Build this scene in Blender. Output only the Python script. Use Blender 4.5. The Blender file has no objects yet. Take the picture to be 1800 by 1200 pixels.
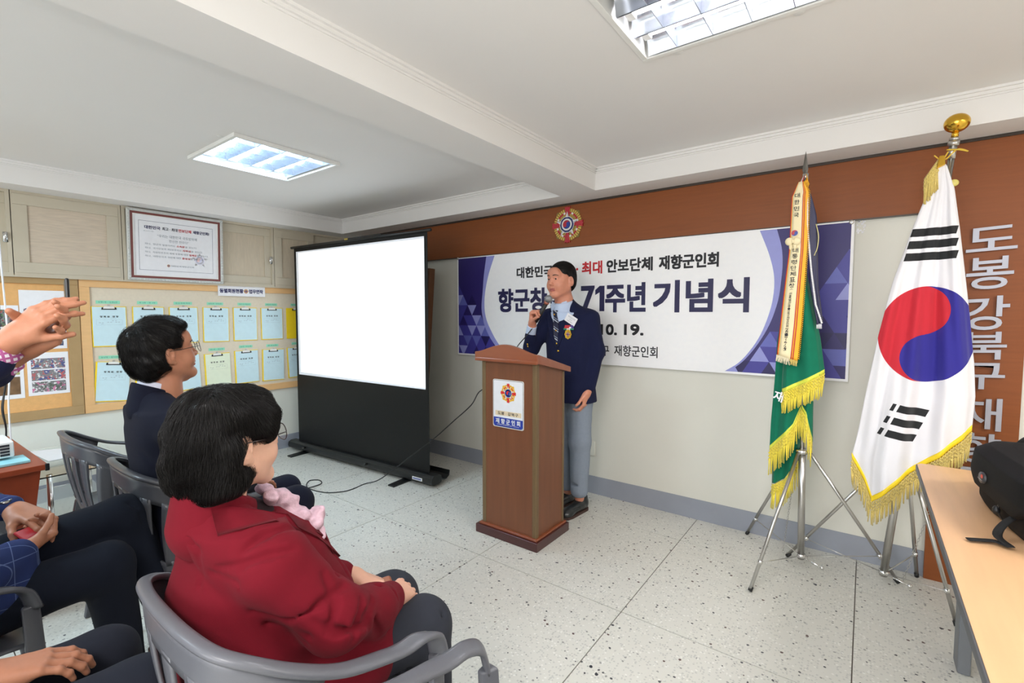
import bpy, math, random
import numpy as np
from mathutils import Vector, Matrix
from mathutils.bvhtree import BVHTree
random.seed(7); RNG = np.random.default_rng(7)
PI = math.pi
scn = bpy.context.scene
COL = scn.collection
# ------------------------------------------------------------------ camera, world, lights, exposure
CAM = Vector((1.7563, -2.0269, 1.4037))
FWD = Vector((-0.59854, 0.79889, -0.05937))
cd = bpy.data.cameras.new('camera'); cam = bpy.data.objects.new('camera', cd); COL.objects.link(cam)
cd.sensor_width = 36; cd.lens = 36 * 830.55 / 1800; cd.clip_start = .02
cam.location = CAM; cam.rotation_euler = FWD.to_track_quat('-Z', 'Y').to_euler()
scn.camera = cam
w = bpy.data.worlds.new('world'); scn.world = w; w.use_nodes = True
w.node_tree.nodes['Background'].inputs[0].default_value = (.55, .6, .7, 1)
w.node_tree.nodes['Background'].inputs[1].default_value = .3
scn.view_settings.view_transform = 'Standard'; scn.view_settings.look = 'None'
scn.view_settings.gamma = 1; scn.view_settings.use_curve_mapping = False
scn.view_settings.exposure = 0.0
TUBE = 40.0            # emission of the fluorescent tubes
def area(name, loc, size, power, color, rot=(0, 0, 0), sy=None):
    l = bpy.data.lights.new(name, 'AREA'); l.energy = power; l.color = color
    l.shape = 'RECTANGLE'; l.size = size; l.size_y = sy or size
    o = bpy.data.objects.new(name, l); COL.objects.link(o); o.location = loc; o.rotation_euler = rot
# assumed, unseen ceiling lamps behind the camera and right of the frame
area('assumed_rear_lamp_a', (1.35, -3.0, 2.38), .64, 42, (1, .965, .95))
area('assumed_rear_lamp_b', (-1.42, -3.0, 2.38), .64, 50, (.68, .88, 1))
area('assumed_right_lamp', (3.2, -.5, 2.38), .64, 34, (1, .96, .94))
area('added_rear_fill', (1.0, -5.3, 1.5), 3.2, 95, (.95, .96, 1), (PI/2, 0, 0), 1.6)  # added unseen fill light
area('assumed_camera_flash', CAM+Vector((.10, -.12, .14)), .07, 15, (1, .99, .97), (PI-.12, 0, .6))   # assumed, unseen flash head of the photographer, added and bounced off the ceiling
# ------------------------------------------------------------------ materials
def lin(c):
    return tuple(((v/12.92) if v <= .04045 else ((v+.055)/1.055)**2.4) for v in c)
def rgb(r, g, b): return lin((r/255, g/255, b/255))
class X:                                   # tiny expression compiler for math nodes
    nt = None
    def __init__(s, sock): s.s = sock
    @staticmethod
    def m(op, *a, clamp=False):
        n = X.nt.nodes.new('ShaderNodeMath'); n.operation = op; n.use_clamp = clamp
        for i, v in enumerate(a):
            if isinstance(v, X): X.nt.links.new(v.s, n.inputs[i])
            else: n.inputs[i].default_value = v
        return X(n.outputs[0])
    def __add__(s, o): return X.m('ADD', s, o)
    __radd__ = __add__
    def __sub__(s, o): return X.m('SUBTRACT', s, o)
    def __rsub__(s, o): return X.m('SUBTRACT', o, s)
    def __mul__(s, o): return X.m('MULTIPLY', s, o)
    __rmul__ = __mul__
    def __truediv__(s, o): return X.m('DIVIDE', s, o)
    def lt(s, o): return X.m('LESS_THAN', s, o)
    def gt(s, o): return X.m('GREATER_THAN', s, o)
    def abs(s): return X.m('ABSOLUTE', s)
    def mod(s, o): return X.m('FLOORED_MODULO', s, o)
def maxx(a, b): return X.m('MAXIMUM', a, b)
def minx(a, b): return X.m('MINIMUM', a, b)
MATS = {}
def mat(name, col, rough=.5, metal=0, noise=0, nscale=30, bump=0, bscale=200, stretch=None, emit=None, es=1, coat=0, alpha=None, trans=0, sheen=0, spec=None):
    if name in MATS: return MATS[name]
    m = bpy.data.materials.new(name); m.use_nodes = True; nt = m.node_tree; b = nt.nodes['Principled BSDF']
    b.inputs['Base Color'].default_value = (*col, 1); b.inputs['Roughness'].default_value = rough; b.inputs['Metallic'].default_value = metal
    b.inputs['Coat Weight'].default_value = coat
    if sheen: b.inputs['Sheen Weight'].default_value = sheen
    if spec is not None: b.inputs['Specular IOR Level'].default_value = spec
    if trans: b.inputs['Transmission Weight'].default_value = trans
    if alpha is not None: b.inputs['Alpha'].default_value = alpha
    if emit: b.inputs['Emission Color'].default_value = (*emit, 1); b.inputs['Emission Strength'].default_value = es
    co = nt.nodes.new('ShaderNodeTexCoord'); mp = nt.nodes.new('ShaderNodeMapping'); nt.links.new(co.outputs['Object'], mp.inputs[0])
    if stretch: mp.inputs['Scale'].default_value = stretch
    n = nt.nodes.new('ShaderNodeTexNoise'); n.inputs['Scale'].default_value = nscale; n.inputs['Detail'].default_value = 5
    nt.links.new(mp.outputs[0], n.inputs[0])
    if not noise: noise = .035
    mx = nt.nodes.new('ShaderNodeMix'); mx.data_type = 'RGBA'
    mx.inputs[6].default_value = (*[max(0, c*(1-noise*1.4)) for c in col], 1); mx.inputs[7].default_value = (*[min(1, c*(1+noise*1.4)) for c in col], 1)
    nt.links.new(n.outputs[0], mx.inputs[0]); nt.links.new(mx.outputs[2], b.inputs['Base Color'])
    if bump:
        n2 = nt.nodes.new('ShaderNodeTexNoise'); n2.inputs['Scale'].default_value = bscale; nt.links.new(mp.outputs[0], n2.inputs[0])
        bp = nt.nodes.new('ShaderNodeBump'); bp.inputs['Strength'].default_value = bump; bp.inputs['Distance'].default_value = .002
        nt.links.new(n2.outputs[0], bp.inputs['Height']); nt.links.new(bp.outputs[0], b.inputs['Normal'])
    MATS[name] = m; return m
def bsdf(m): return m.node_tree.nodes['Principled BSDF']
def colour(m, layers):                     # layers: [(mask X, color)...] mixed over the present base colour
    nt = m.node_tree; b = bsdf(m)
    prev = b.inputs['Base Color'].links[0].from_socket
    for k, c in layers:
        mx = nt.nodes.new('ShaderNodeMix'); mx.data_type = 'RGBA'; nt.links.new(k.s, mx.inputs[0]); nt.links.new(prev, mx.inputs[6])
        mx.inputs[7].default_value = (*c, 1); prev = mx.outputs[2]
    nt.links.new(prev, b.inputs['Base Color'])
def objxyz(m, out='Object', scale=None):
    nt = m.node_tree; X.nt = nt
    co = nt.nodes.new('ShaderNodeTexCoord'); sp = nt.nodes.new('ShaderNodeSeparateXYZ'); nt.links.new(co.outputs[out], sp.inputs[0])
    return X(sp.outputs[0]), X(sp.outputs[1]), X(sp.outputs[2])
WALL = mat('wall_paint', rgb(222, 221, 211), .62, noise=.02, nscale=4, bump=.12, bscale=60)
WALLL = mat('left_wall_paint', rgb(224, 226, 217), .62, noise=.02, nscale=4, bump=.12, bscale=60)
CEIL = mat('ceiling_paint', rgb(236, 234, 232), .8, noise=.01, nscale=3)
BASE = mat('skirting_paint', rgb(150, 155, 166), .5, noise=.05, nscale=8)
WOODO = mat('orange_veneer', rgb(136, 76, 38), .42, noise=.10, nscale=6, stretch=(1, 1, 14), spec=.3)
WHITE = mat('white_enamel', rgb(235, 235, 232), .4)
BLACK = mat('black_plastic', rgb(26, 27, 29), .42)
BLACKM = mat('black_satin_metal', rgb(22, 24, 25), .33, spec=.5)
CHROME = mat('chrome', (.78, .78, .78), .16, 1)
STEEL = mat('brushed_steel', (.55, .54, .52), .3, 1)
GOLD = mat('gold_metal', rgb(225, 180, 70), .18, 1)
TERR = mat('terrazzo', rgb(213, 212, 204), .42, noise=.04, nscale=2.5)
def terrazzo():
    nt = TERR.node_tree; X.nt = nt; g = nt.nodes.new('ShaderNodeNewGeometry'); layers = []
    for sc, thr, rad, c in ((95, .62, .42, rgb(193, 193, 187)), (70, .74, .34, rgb(228, 227, 221)), (60, .90, .30, rgb(150, 150, 146)), (52, .945, .28, rgb(70, 72, 76)), (40, .972, .25, rgb(86, 66, 62)), (27, .982, .2, rgb(50, 54, 60))):
        v = nt.nodes.new('ShaderNodeTexVoronoi'); v.inputs['Scale'].default_value = sc; nt.links.new(g.outputs['Position'], v.inputs['Vector'])
        sp = nt.nodes.new('ShaderNodeSeparateXYZ'); nt.links.new(v.outputs['Color'], sp.inputs[0])
        nz = nt.nodes.new('ShaderNodeTexNoise'); nz.inputs['Scale'].default_value = sc*2.2; nt.links.new(g.outputs['Position'], nz.inputs['Vector'])
        d = X(v.outputs['Distance']) + (X(nz.outputs[0]) - .5) * .35
        layers.append((X(sp.outputs[0]).gt(thr) * d.lt(rad), c))
    colour(TERR, layers)
terrazzo()
# ------------------------------------------------------------------ mesh helpers
class MB:
    def __init__(s): s.v = []; s.f = []; s.mi = []
    def add(s, vs, fs, mi=0):
        o = len(s.v); s.v += [tuple(map(float, p)) for p in vs]; s.f += [[o+i for i in f] for f in fs]; s.mi += [mi]*len(fs); return s
    def box(s, lo, hi, mi=0, M=None):
        x0, y0, z0 = lo; x1, y1, z1 = hi
        vs = [(x0,y0,z0),(x1,y0,z0),(x1,y1,z0),(x0,y1,z0),(x0,y0,z1),(x1,y0,z1),(x1,y1,z1),(x0,y1,z1)]
        if M is not None: vs = [tuple(M @ Vector(p)) for p in vs]
        return s.add(vs, [(0,3,2,1),(4,5,6,7),(0,1,5,4),(1,2,6,5),(2,3,7,6),(3,0,4,7)], mi)
    def tube(s, pts, r, n=10, mi=0, flat=None, up=None, cap=True):
        P = [Vector(p) for p in pts]; R = r if isinstance(r, (list, tuple)) else [r]*len(P)
        rings = []; prev = Vector(up) if up else None
        for i, p in enumerate(P):
            t = (P[min(i+1, len(P)-1)] - P[max(i-1, 0)]).normalized()
            u = prev if prev is not None else (Vector((0, 0, 1)) if abs(t.z) < .9 else Vector((1, 0, 0)))
            u = (u - t * u.dot(t)); u = u.normalized() if u.length > 1e-5 else t.orthogonal().normalized()
            b = t.cross(u); prev = u if up is None else Vector(up)
            ru, rb = (R[i], R[i]) if flat is None else (R[i]*flat, R[i])
            rings.append([p + u*(ru*math.sin(2*PI*k/n)) + b*(rb*math.cos(2*PI*k/n)) for k in range(n)])
        vs = [q for g in rings for q in g]
        fs = [(i*n+k, i*n+(k+1) % n, (i+1)*n+(k+1) % n, (i+1)*n+k) for i in range(len(P)-1) for k in range(n)]
        if cap: fs += [tuple(range(n))[::-1], tuple((len(P)-1)*n+k for k in range(n))]
        return s.add(vs, fs, mi)
    def lathe(s, prof, n=24, c=(0, 0, 0), mi=0, M=None):
        vs = []
        for r, z in prof:
            for k in range(n):
                a = 2*PI*k/n; p = Vector((r*math.cos(a), r*math.sin(a), z))
                vs.append(tuple((M @ p if M is not None else p) + Vector(c)))
        fs = [(i*n+k, i*n+(k+1) % n, (i+1)*n+(k+1) % n, (i+1)*n+k) for i in range(len(prof)-1) for k in range(n)]
        return s.add(vs, fs, mi)
    def sphere(s, c, r, n=16, mi=0):
        rr = r if isinstance(r, (tuple, list)) else (r, r, r)
        return s.lathe([(max(1e-4, math.sin(PI*i/(n//2))), -math.cos(PI*i/(n//2))) for i in range(n//2+1)], n, c, mi, Matrix.Diagonal(Vector(rr)))
    def prism(s, poly, d0, d1, M=None, mi=0):      # polygon in local xy extruded in local z from d0 to d1
        n = len(poly); vs = [(x, y, d0) for x, y in poly] + [(x, y, d1) for x, y in poly]
        if M is not None: vs = [tuple(M @ Vector(p)) for p in vs]
        return s.add(vs, [tuple(range(n))[::-1], tuple(range(n, 2*n))] + [(i, (i+1) % n, n+(i+1) % n, n+i) for i in range(n)], mi)
    def grid(s, P, mi=0, thick=0):                 # P array (a,b,3)
        P = np.asarray(P, float); a, b = P.shape[:2]
        fs = [(i*b+j, i*b+j+1, (i+1)*b+j+1, (i+1)*b+j) for i in range(a-1) for j in range(b-1)]
        s.add(P.reshape(-1, 3), fs, mi)
        return s
    def merge(s, o, M=None, mi=None):
        vs = [tuple(M @ Vector(p)) for p in o.v] if M is not None else o.v
        k = len(s.v); s.v += vs; s.f += [[k+i for i in f] for f in o.f]; s.mi += ([mi]*len(o.f) if mi is not None else o.mi); return s
def link(name, me, parent=None, loc=None):
    o = bpy.data.objects.new(name, me); COL.objects.link(o)
    if loc is not None: o.location = loc
    if parent is not None: o.parent = parent
    return o
def orig(p):
    while p is not None:
        if '_o' in p: return list(p['_o'])
        p = p.parent
    return None
def obj(name, mb, mats, parent=None, smooth=False, bevel=0, loc=None, origin=None, sub=0, seg=2):
    me = bpy.data.meshes.new(name)
    vs = mb.v
    off = Vector((0, 0, 0))
    if parent is not None and origin is None: origin = orig(parent)
    if origin is not None:
        off = Vector(origin); vs = [(x-off.x, y-off.y, z-off.z) for x, y, z in vs]
    me.from_pydata(vs, [], mb.f)
    for m in (mats if isinstance(mats, (list, tuple)) else [mats]): me.materials.append(m)
    if any(mb.mi): me.polygons.foreach_set('material_index', mb.mi)
    if smooth:
        me.polygons.foreach_set('use_smooth', [True]*len(me.polygons))
    me.update()
    o = link(name, me, parent)
    if parent is None and origin is not None: o.location = off
    if bevel:
        b = o.modifiers.new('bevel', 'BEVEL'); b.width = bevel; b.segments = seg; b.limit_method = 'ANGLE'
        if smooth is False: me.polygons.foreach_set('use_smooth', [True]*len(me.polygons)); o.modifiers.new('wn', 'WEIGHTED_NORMAL')
    if sub:
        q = o.modifiers.new('sub', 'SUBSURF'); q.levels = sub; q.render_levels = sub
    return o
def tag(o, label, cat, group=None, kind=None):
    if label: o['label'] = label
    if cat: o['category'] = cat
    if group: o['group'] = group
    if kind: o['kind'] = kind
    return o
def thing(name, label, cat, loc=(0, 0, 0), group=None):
    o = bpy.data.objects.new(name, None); COL.objects.link(o); o.location = loc; o.empty_display_size = .1
    o['_o'] = [float(v) for v in loc]
    return tag(o, label, cat, group)
def struct(name, mb, m, **k):
    o = obj(name, mb, m, **k); o['kind'] = 'structure'; return o
def clean():
    for o in scn.objects:
        if '_o' in o: del o['_o']
def wallM(loc, ang=0):        # text plane facing -Y at loc (x right, z up)
    return Matrix.Translation(loc) @ Matrix.Rotation(ang, 4, 'Y') @ Matrix.Rotation(PI/2, 4, 'X')
def leftM(loc, ang=0):        # plane facing +X, local x -> +Y, local y -> +Z
    return Matrix.Translation(loc) @ Matrix(((0, 0, 1, 0), (1, 0, 0, 0), (0, 1, 0, 0), (0, 0, 0, 1))) @ Matrix.Rotation(ang, 4, 'Z')
def text(mb, s, h, M, width=None, bold=0, depth=.0004, mi=0, align='C', vertical=False, res=3):
    """adds lettering with cap height about h; width = total width to fit"""
    c = bpy.data.curves.new('t', 'FONT'); c.body = s; c.size = 1; c.extrude = 0; c.resolution_u = res
    o = bpy.data.objects.new('t', c); COL.objects.link(o)
    me = bpy.data.meshes.new_from_object(o.evaluated_get(bpy.context.evaluated_depsgraph_get()))
    V = np.array([v.co[:] for v in me.vertices]) if len(me.vertices) else np.zeros((0, 3))
    F = [list(p.vertices) for p in me.polygons]
    bpy.data.objects.remove(o); bpy.data.curves.remove(c); bpy.data.meshes.remove(me)
    if not len(V): return
    lo, hi = V.min(0), V.max(0)
    sy = h / (hi[1]-lo[1]); sx = (width/(hi[0]-lo[0])) if width else sy
    V[:, 1] = (V[:, 1] - (lo[1]+hi[1])/2) * sy
    V[:, 0] = (V[:, 0] - {'C': (lo[0]+hi[0])/2, 'L': lo[0], 'R': hi[0]}[align]) * sx
    V[:, 2] = depth
    bh = bold*sy; cp = [(0, 0)] if not bold else [(bh*i, bh*j) for i in (-1, 0, 1) for j in (-1, 0, 1)]
    for k, (dx, dy) in enumerate(cp): mb.add([M @ Vector((p[0]+dx, p[1]+dy, p[2]+k*.00012)) for p in V], F, mi)
def disc(mb, cx, cy, r, M, z=0, n=32, mi=0, rx=None, a0=0, a1=2*PI):
    full = abs(a1-a0-2*PI) < 1e-6
    pts = [(cx+(rx or r)*math.cos(a0+(a1-a0)*i/n), cy+r*math.sin(a0+(a1-a0)*i/n), z) for i in range(n if full else n+1)]
    mb.add([M @ Vector(p) for p in pts], [tuple(range(len(pts)))], mi)
def poly(mb, pts, M, z=0, mi=0): mb.add([M @ Vector((x, y, z)) for x, y in pts], [tuple(range(len(pts)))], mi)
def catmull(pts, n=8):
    P = [np.array(p, float) for p in pts]; P = [2*P[0]-P[1]] + P + [2*P[-1]-P[-2]]; out = []
    for i in range(1, len(P)-2):
        a, b, c, d = P[i-1:i+3]
        for k in range(n):
            t = k/n; out.append(.5*((2*b)+(-a+c)*t+(2*a-5*b+4*c-d)*t*t+(-a+3*b-3*c+d)*t**3))
    out.append(P[-2]); return [tuple(p) for p in out]
# ------------------------------------------------------------------ implicit surface modeller (smooth blended bodies)
class Sdf:
    def __init__(s, lo, hi, h):
        s.lo = np.array(lo, float); s.h = h; s.n = np.ceil((np.array(hi)-s.lo)/h).astype(int)+1
        s.F = np.full(s.n, 1., np.float32); s.ax = [s.lo[i]+h*np.arange(s.n[i]) for i in range(3)]
    def win(s, lo, hi, k):
        a = np.maximum(np.floor((np.array(lo)-k-2.5*s.h-s.lo)/s.h).astype(int), 0); b = np.minimum(np.ceil((np.array(hi)+k+2.5*s.h-s.lo)/s.h).astype(int)+1, s.n)
        if (b <= a).any(): return None, None
        sl = tuple(slice(a[i], b[i]) for i in range(3))
        g = np.meshgrid(*[s.ax[i][sl[i]].astype(np.float32) for i in range(3)], indexing='ij')
        return sl, np.stack(g, -1)
    def mix(s, sl, d, k, op):
        f = s.F[sl]
        if op == '+':
            h = np.maximum(k-np.abs(f-d), 0)/max(k, 1e-6); s.F[sl] = np.minimum(f, d)-h*h*k*.25
        else:
            d = -d; h = np.maximum(k-np.abs(f-d), 0)/max(k, 1e-6); s.F[sl] = np.maximum(f, d)+h*h*k*.25
    def cone(s, a, b, ra, rb, k=.02, op='+'):
        a = np.array(a, np.float32); b = np.array(b, np.float32); r = max(ra, rb)
        sl, P = s.win(np.minimum(a, b)-r, np.maximum(a, b)+r, k)
        if sl is None: return s
        ab = b-a; t = np.clip(((P-a)@ab)/max(float(ab@ab), 1e-9), 0, 1)
        s.mix(sl, np.linalg.norm(P-(a+t[..., None]*ab), axis=-1)-(ra+(rb-ra)*t), k, op); return s
    def chain(s, pts, rs, k=.02, op='+'):
        for i in range(len(pts)-1): s.cone(pts[i], pts[i+1], rs[i], rs[i+1], k, op)
        return s
    def ell(s, c, r, k=.02, op='+', rot=None):
        c = np.array(c, np.float32); r = np.array(r, np.float32); R = float(r.max()) if rot is not None else r
        sl, P = s.win(c-R, c+R, k)
        if sl is None: return s
        q = P-c
        if rot is not None: q = q@np.array(rot.to_3x3(), np.float32)
        k0 = np.linalg.norm(q/r, axis=-1); k1 = np.linalg.norm(q/(r*r), axis=-1)+1e-6
        s.mix(sl, k0*(k0-1)/k1, k, op); return s
    def stack(s, rows, k=.02, op='+', p=2.3):       # rows (z, cx, cy, rx, ry) bottom to top
        rows = sorted(rows); R = np.array(rows); z = R[:, 0]
        lo = [(R[:, 1]-R[:, 3]).min(), (R[:, 2]-R[:, 4]).min(), z[0]]; hi = [(R[:, 1]+R[:, 3]).max(), (R[:, 2]+R[:, 4]).max(), z[-1]]
        sl, P = s.win(lo, hi, k)
        if sl is None: return s
        Z = P[..., 2]; I = [np.interp(Z, z, R[:, i]) for i in (1, 2, 3, 4)]
        q = (np.abs((P[..., 0]-I[0])/I[2])**p+np.abs((P[..., 1]-I[1])/I[3])**p)**(1/p)
        d = (q-1)*np.minimum(I[2], I[3]); d = np.maximum(d, np.maximum(z[0]-Z, Z-z[-1]))
        s.mix(sl, d.astype(np.float32), k, op); return s
    def plane(s, p, n, k=.004):                     # cut away the side the normal points to
        n = np.array(n, float); n /= np.linalg.norm(n)
        g = np.meshgrid(*s.ax, indexing='ij'); d = sum(n[i]*(g[i]-p[i]) for i in range(3)).astype(np.float32)
        h = np.maximum(k-np.abs(s.F-d), 0)/max(k, 1e-6); s.F = np.maximum(s.F, d)+h*h*k*.25; return s
    def wobble(s, amp, fr, seed=0):                 # cloth folds
        r = np.random.default_rng(seed); X_, Y_, Z_ = [g.astype(np.float32) for g in np.meshgrid(*s.ax, indexing='ij')]
        w_ = 0
        for i in range(7):
            d = r.normal(size=3); d /= np.linalg.norm(d); ph = r.uniform(0, 6.28); f = fr*(.6+.9*r.random())
            e = r.normal(size=3); u = X_*d[0]+Y_*d[1]+Z_*d[2]
            w_ = w_ + np.sin(f*u+ph+1.7*np.sin(.45*f*(X_*e[0]+Y_*e[1]+Z_*e[2])))
        s.F += (amp*w_/2.2).astype(np.float32); return s
    def mesh(s):
        F = s.F; h = s.h; S = F < 0; nx, ny, nz = F.shape
        c = np.zeros((nx-1, ny-1, nz-1), np.int8)
        for dx in (0, 1):
            for dy in (0, 1):
                for dz in (0, 1): c += S[dx:nx-1+dx, dy:ny-1+dy, dz:nz-1+dz]
        act = (c > 0) & (c < 8); I = np.argwhere(act); idx = np.full(act.shape, -1, np.int64); idx[act] = np.arange(len(I))
        pos = np.zeros((len(I), 3)); cnt = np.zeros(len(I))
        for ax in range(3):
            o = [0, 0, 0]; o[ax] = 1; others = [i for i in range(3) if i != ax]
            for p in (0, 1):
                for q in (0, 1):
                    st = [0, 0, 0]; st[others[0]] = p; st[others[1]] = q
                    A = I+st; B = A+o; fa = F[tuple(A.T)]; fb = F[tuple(B.T)]; m = (fa < 0) != (fb < 0)
                    t = np.where(m, fa/np.where(m, fa-fb, 1), 0); e = A.astype(float); e[:, ax] += t
                    pos[m] += e[m]; cnt[m] += 1
        V = s.lo+h*(pos/cnt[:, None]); Q = []
        for ax in range(3):
            a1, a2 = (ax+1) % 3, (ax+2) % 3; sh = [nx, ny, nz]
            lo_ = [0, 0, 0]; lo_[a1] = 1; lo_[a2] = 1; hi_ = [nx-1, ny-1, nz-1]
            sl = tuple(slice(lo_[i], hi_[i]) for i in range(3)); sl2 = tuple(slice(lo_[i]+(i == ax), hi_[i]+(i == ax)) for i in range(3))
            A = S[sl]; B = S[sl2]; E_ = np.argwhere(A != B)+lo_
            if not len(E_): continue
            sgn = S[tuple(E_.T)]
            d1 = np.zeros(3, int); d1[a1] = 1; d2 = np.zeros(3, int); d2[a2] = 1
            q = [idx[tuple((E_-a*d1-b*d2).T)] for a, b in ((1, 1), (0, 1), (0, 0), (1, 0))]
            q = np.stack(q, 1); q[~sgn] = q[~sgn][:, ::-1]; Q.append(q)
        return V, (np.concatenate(Q) if Q else np.zeros((0, 4), int))
def npmesh(name, parts, mats, parent, M=None, matfn=None):
    """parts: list of (V,Q,mi). M transforms to world; stored relative to the parent's origin"""
    o0 = np.array(orig(parent) or (0, 0, 0), float)
    Vs, Qs, Ms = [], [], []; k = 0
    for V, Q, mi in parts:
        Vs.append(V); Qs.append(Q+k); k += len(V); Ms.append(np.broadcast_to(np.asarray(mi), (len(Q),)))
    V = np.concatenate(Vs); Q = np.concatenate(Qs); MI = np.concatenate(Ms)
    if M is not None: A = np.array(M); V = V@A[:3, :3].T+A[:3, 3]
    V = V-o0; me = bpy.data.meshes.new(name); n = len(Q)
    me.vertices.add(len(V)); me.vertices.foreach_set('co', V.astype(np.float32).ravel())
    me.loops.add(n*4); me.loops.foreach_set('vertex_index', Q.astype(np.int32).ravel())
    me.polygons.add(n); me.polygons.foreach_set('loop_start', np.arange(0, 4*n, 4, dtype=np.int32))
    try: me.polygons.foreach_set('loop_total', np.full(n, 4, np.int32))
    except Exception: pass
    for m in mats: me.materials.append(m)
    me.polygons.foreach_set('material_index', MI.astype(np.int32)); me.polygons.foreach_set('use_smooth', np.ones(n, bool))
    me.update(calc_edges=True); me.validate()
    return link(name, me, parent)
def bvh(V, Q): return BVHTree.FromPolygons([tuple(p) for p in V], [tuple(map(int, q)) for q in Q])
def drape(mb, tree, A, B, d, m=5, off=.003, thick=.003, mi=0, back=.3):
    """strip between polylines A and B (same length) projected on the surface along direction d"""
    d = Vector(d).normalized(); rows = []
    for a, b in zip(A, B):
        r = []
        for j in range(m+1):
            p = Vector(a).lerp(Vector(b), j/m); hit = tree.ray_cast(p-d*back, d)
            q = hit[0] if hit[0] is not None else tree.find_nearest(p+d*.12)[0]
            r.append(q-d*off)
        rows.append(r)
    # calm outliers
    for r in rows:
        for j in range(1, m): pass
    n1 = len(rows); top = [p for r in rows for p in r]; bot = [p+d*(thick+off) for p in top]; N = len(top); w_ = m+1
    fs = [(i*w_+j, i*w_+j+1, (i+1)*w_+j+1, (i+1)*w_+j) for i in range(n1-1) for j in range(m)]
    fs += [tuple(N+k for k in f[::-1]) for f in fs]
    edge = [(0*w_+j, j+1) for j in range(m)]+[(i*w_+m, (i+1)*w_+m) for i in range(n1-1)]+[((n1-1)*w_+j+1, (n1-1)*w_+j) for j in range(m-1, -1, -1)]+[((i+1)*w_, i*w_) for i in range(n1-2, -1, -1)]
    fs += [(a, b, N+b, N+a) for a, b in edge]
    mb.add(top+bot, fs, mi)
# ------------------------------------------------------------------ room
LW, BW, TOP, LOW = -3.064, 1.2536, 2.41, 2.26
RW, FW_ = 3.9, -5.6
G = .88
flo = MB().box((LW, FW_, -.12), (RW, BW, -.004))
floor = struct('floor', flo, mat('joint_strip', rgb(92, 84, 76), .5))
tmesh = None
def tile_mesh(x0, y0, x1, y1):
    m = MB(); g = .0022
    m.box((x0+g, y0+g, -.004), (x1-g, y1-g, 0)); return m
def cuts(a, b, s):
    k = math.ceil(a/s+1e-6); c = [a]
    while k*s < b-1e-6: c.append(k*s); k += 1
    return c+[b]
fx, fy = cuts(LW, RW, G), cuts(FW_, BW, G); base_tile = None
for i in range(len(fx)-1):
    for j in range(len(fy)-1):
        x0, x1, y0, y1 = fx[i], fx[i+1], fy[j], fy[j+1]
        full = abs(x1-x0-G) < 1e-6 and abs(y1-y0-G) < 1e-6
        if full and base_tile is not None:
            o = base_tile.copy(); COL.objects.link(o); o.parent = floor; o.location = (x0, y0, 0)
        else:
            o = obj('tile', tile_mesh(0, 0, x1-x0, y1-y0), TERR, floor); o.location = (x0, y0, 0)
            if full: base_tile = o
struct('wall_back', MB().box((LW, BW, 0), (RW, BW+.1, 2.6)), WALL)
struct('wall_left', MB().box((LW-.1, FW_, 0), (LW, BW+.1, 2.6)), WALLL)
struct('wall_right', MB().box((RW, FW_, 0), (RW+.1, BW+.1, 2.6)), WALL)
struct('wall_rear', MB().box((LW-.1, FW_-.1, 0), (RW+.1, FW_, 2.6)), WALL)
struct('baseboard_back', MB().box((LW, BW-.006, 0), (2.045, BW+.02, .138)), BASE)
struct('baseboard_right_of_board', MB().box((2.37, BW-.006, 0), (RW, BW+.02, .138)), BASE)
struct('baseboard_left', MB().box((LW-.02, FW_, 0), (LW+.006, BW-.006, .138)), BASE)
# fixtures: (x0, y0) lower corner, .64 square openings
FX = [(-1.745, -.79), (1.02, -.80)]; FS = .64
xs = sorted({LW-.1, RW+.1, *[a for f in FX for a in (f[0], f[0]+FS)]}); ys = sorted({FW_-.1, BW+.1, *[a for f in FX for a in (f[1], f[1]+FS)]})
cb = MB()
for i in range(len(xs)-1):
    for j in range(len(ys)-1):
        cx, cy = (xs[i]+xs[i+1])/2, (ys[j]+ys[j+1])/2
        if any(f[0] < cx < f[0]+FS and f[1] < cy < f[1]+FS for f in FX): continue
        cb.box((xs[i], ys[j], TOP), (xs[i+1], ys[j+1], TOP+.1))
ceiling = struct('ceiling', cb, CEIL)
struct('ceiling_slab', MB().box((LW-.1, FW_-.1, 2.6), (RW+.1, BW+.1, 2.7)), CEIL)
SB, SL = 1.005, -2.80
struct('trim_1', MB().box((LW, SB, LOW), (RW, BW, TOP)), CEIL)          # dropped soffit along the back wall
struct('trim_2', MB().box((LW, FW_, LOW), (SL, SB, TOP)), CEIL)         # along the left wall
struct('trim_3', MB().box((-.07, FW_, LOW), (.21, SB, TOP)), CEIL)      # middle beam
def cornice(x0, x1):
    m = MB()
    for d, z0, z1 in ((.028, TOP-.012, TOP), (.016, TOP-.026, TOP-.012), (.006, TOP-.034, TOP-.026)):
        m.box((x0, SB-d, z0), (x1, SB, z1)); m.box((x0, FW_, z0), (x0+d, SB, z1)); m.box((x1-d, FW_, z0), (x1, SB, z1))
    return m
struct('trim_4', cornice(SL, -.07), CEIL); struct('trim_5', cornice(.21, RW), CEIL)
struct('trim_6', MB().box((-2.75, BW-.022, 1.922), (RW, BW, 2.244)).box((2.047, BW-.022, 0), (2.364, BW, 1.922)), WOODO)   # orange veneer band and upright board
tr = MB().box((-2.75, BW-.03, 2.244), (RW, BW, 2.252)).box((-2.75, BW-.026, 2.2535), (RW, BW, 2.26), 0)
struct('trim_7', tr, mat('dark_bronze_trim', rgb(70, 62, 56), .35, .4))
struct('trim_8', MB().box((-2.75, BW-.026, 1.917), (2.047, BW, 1.923)), MATS['dark_bronze_trim'])
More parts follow.
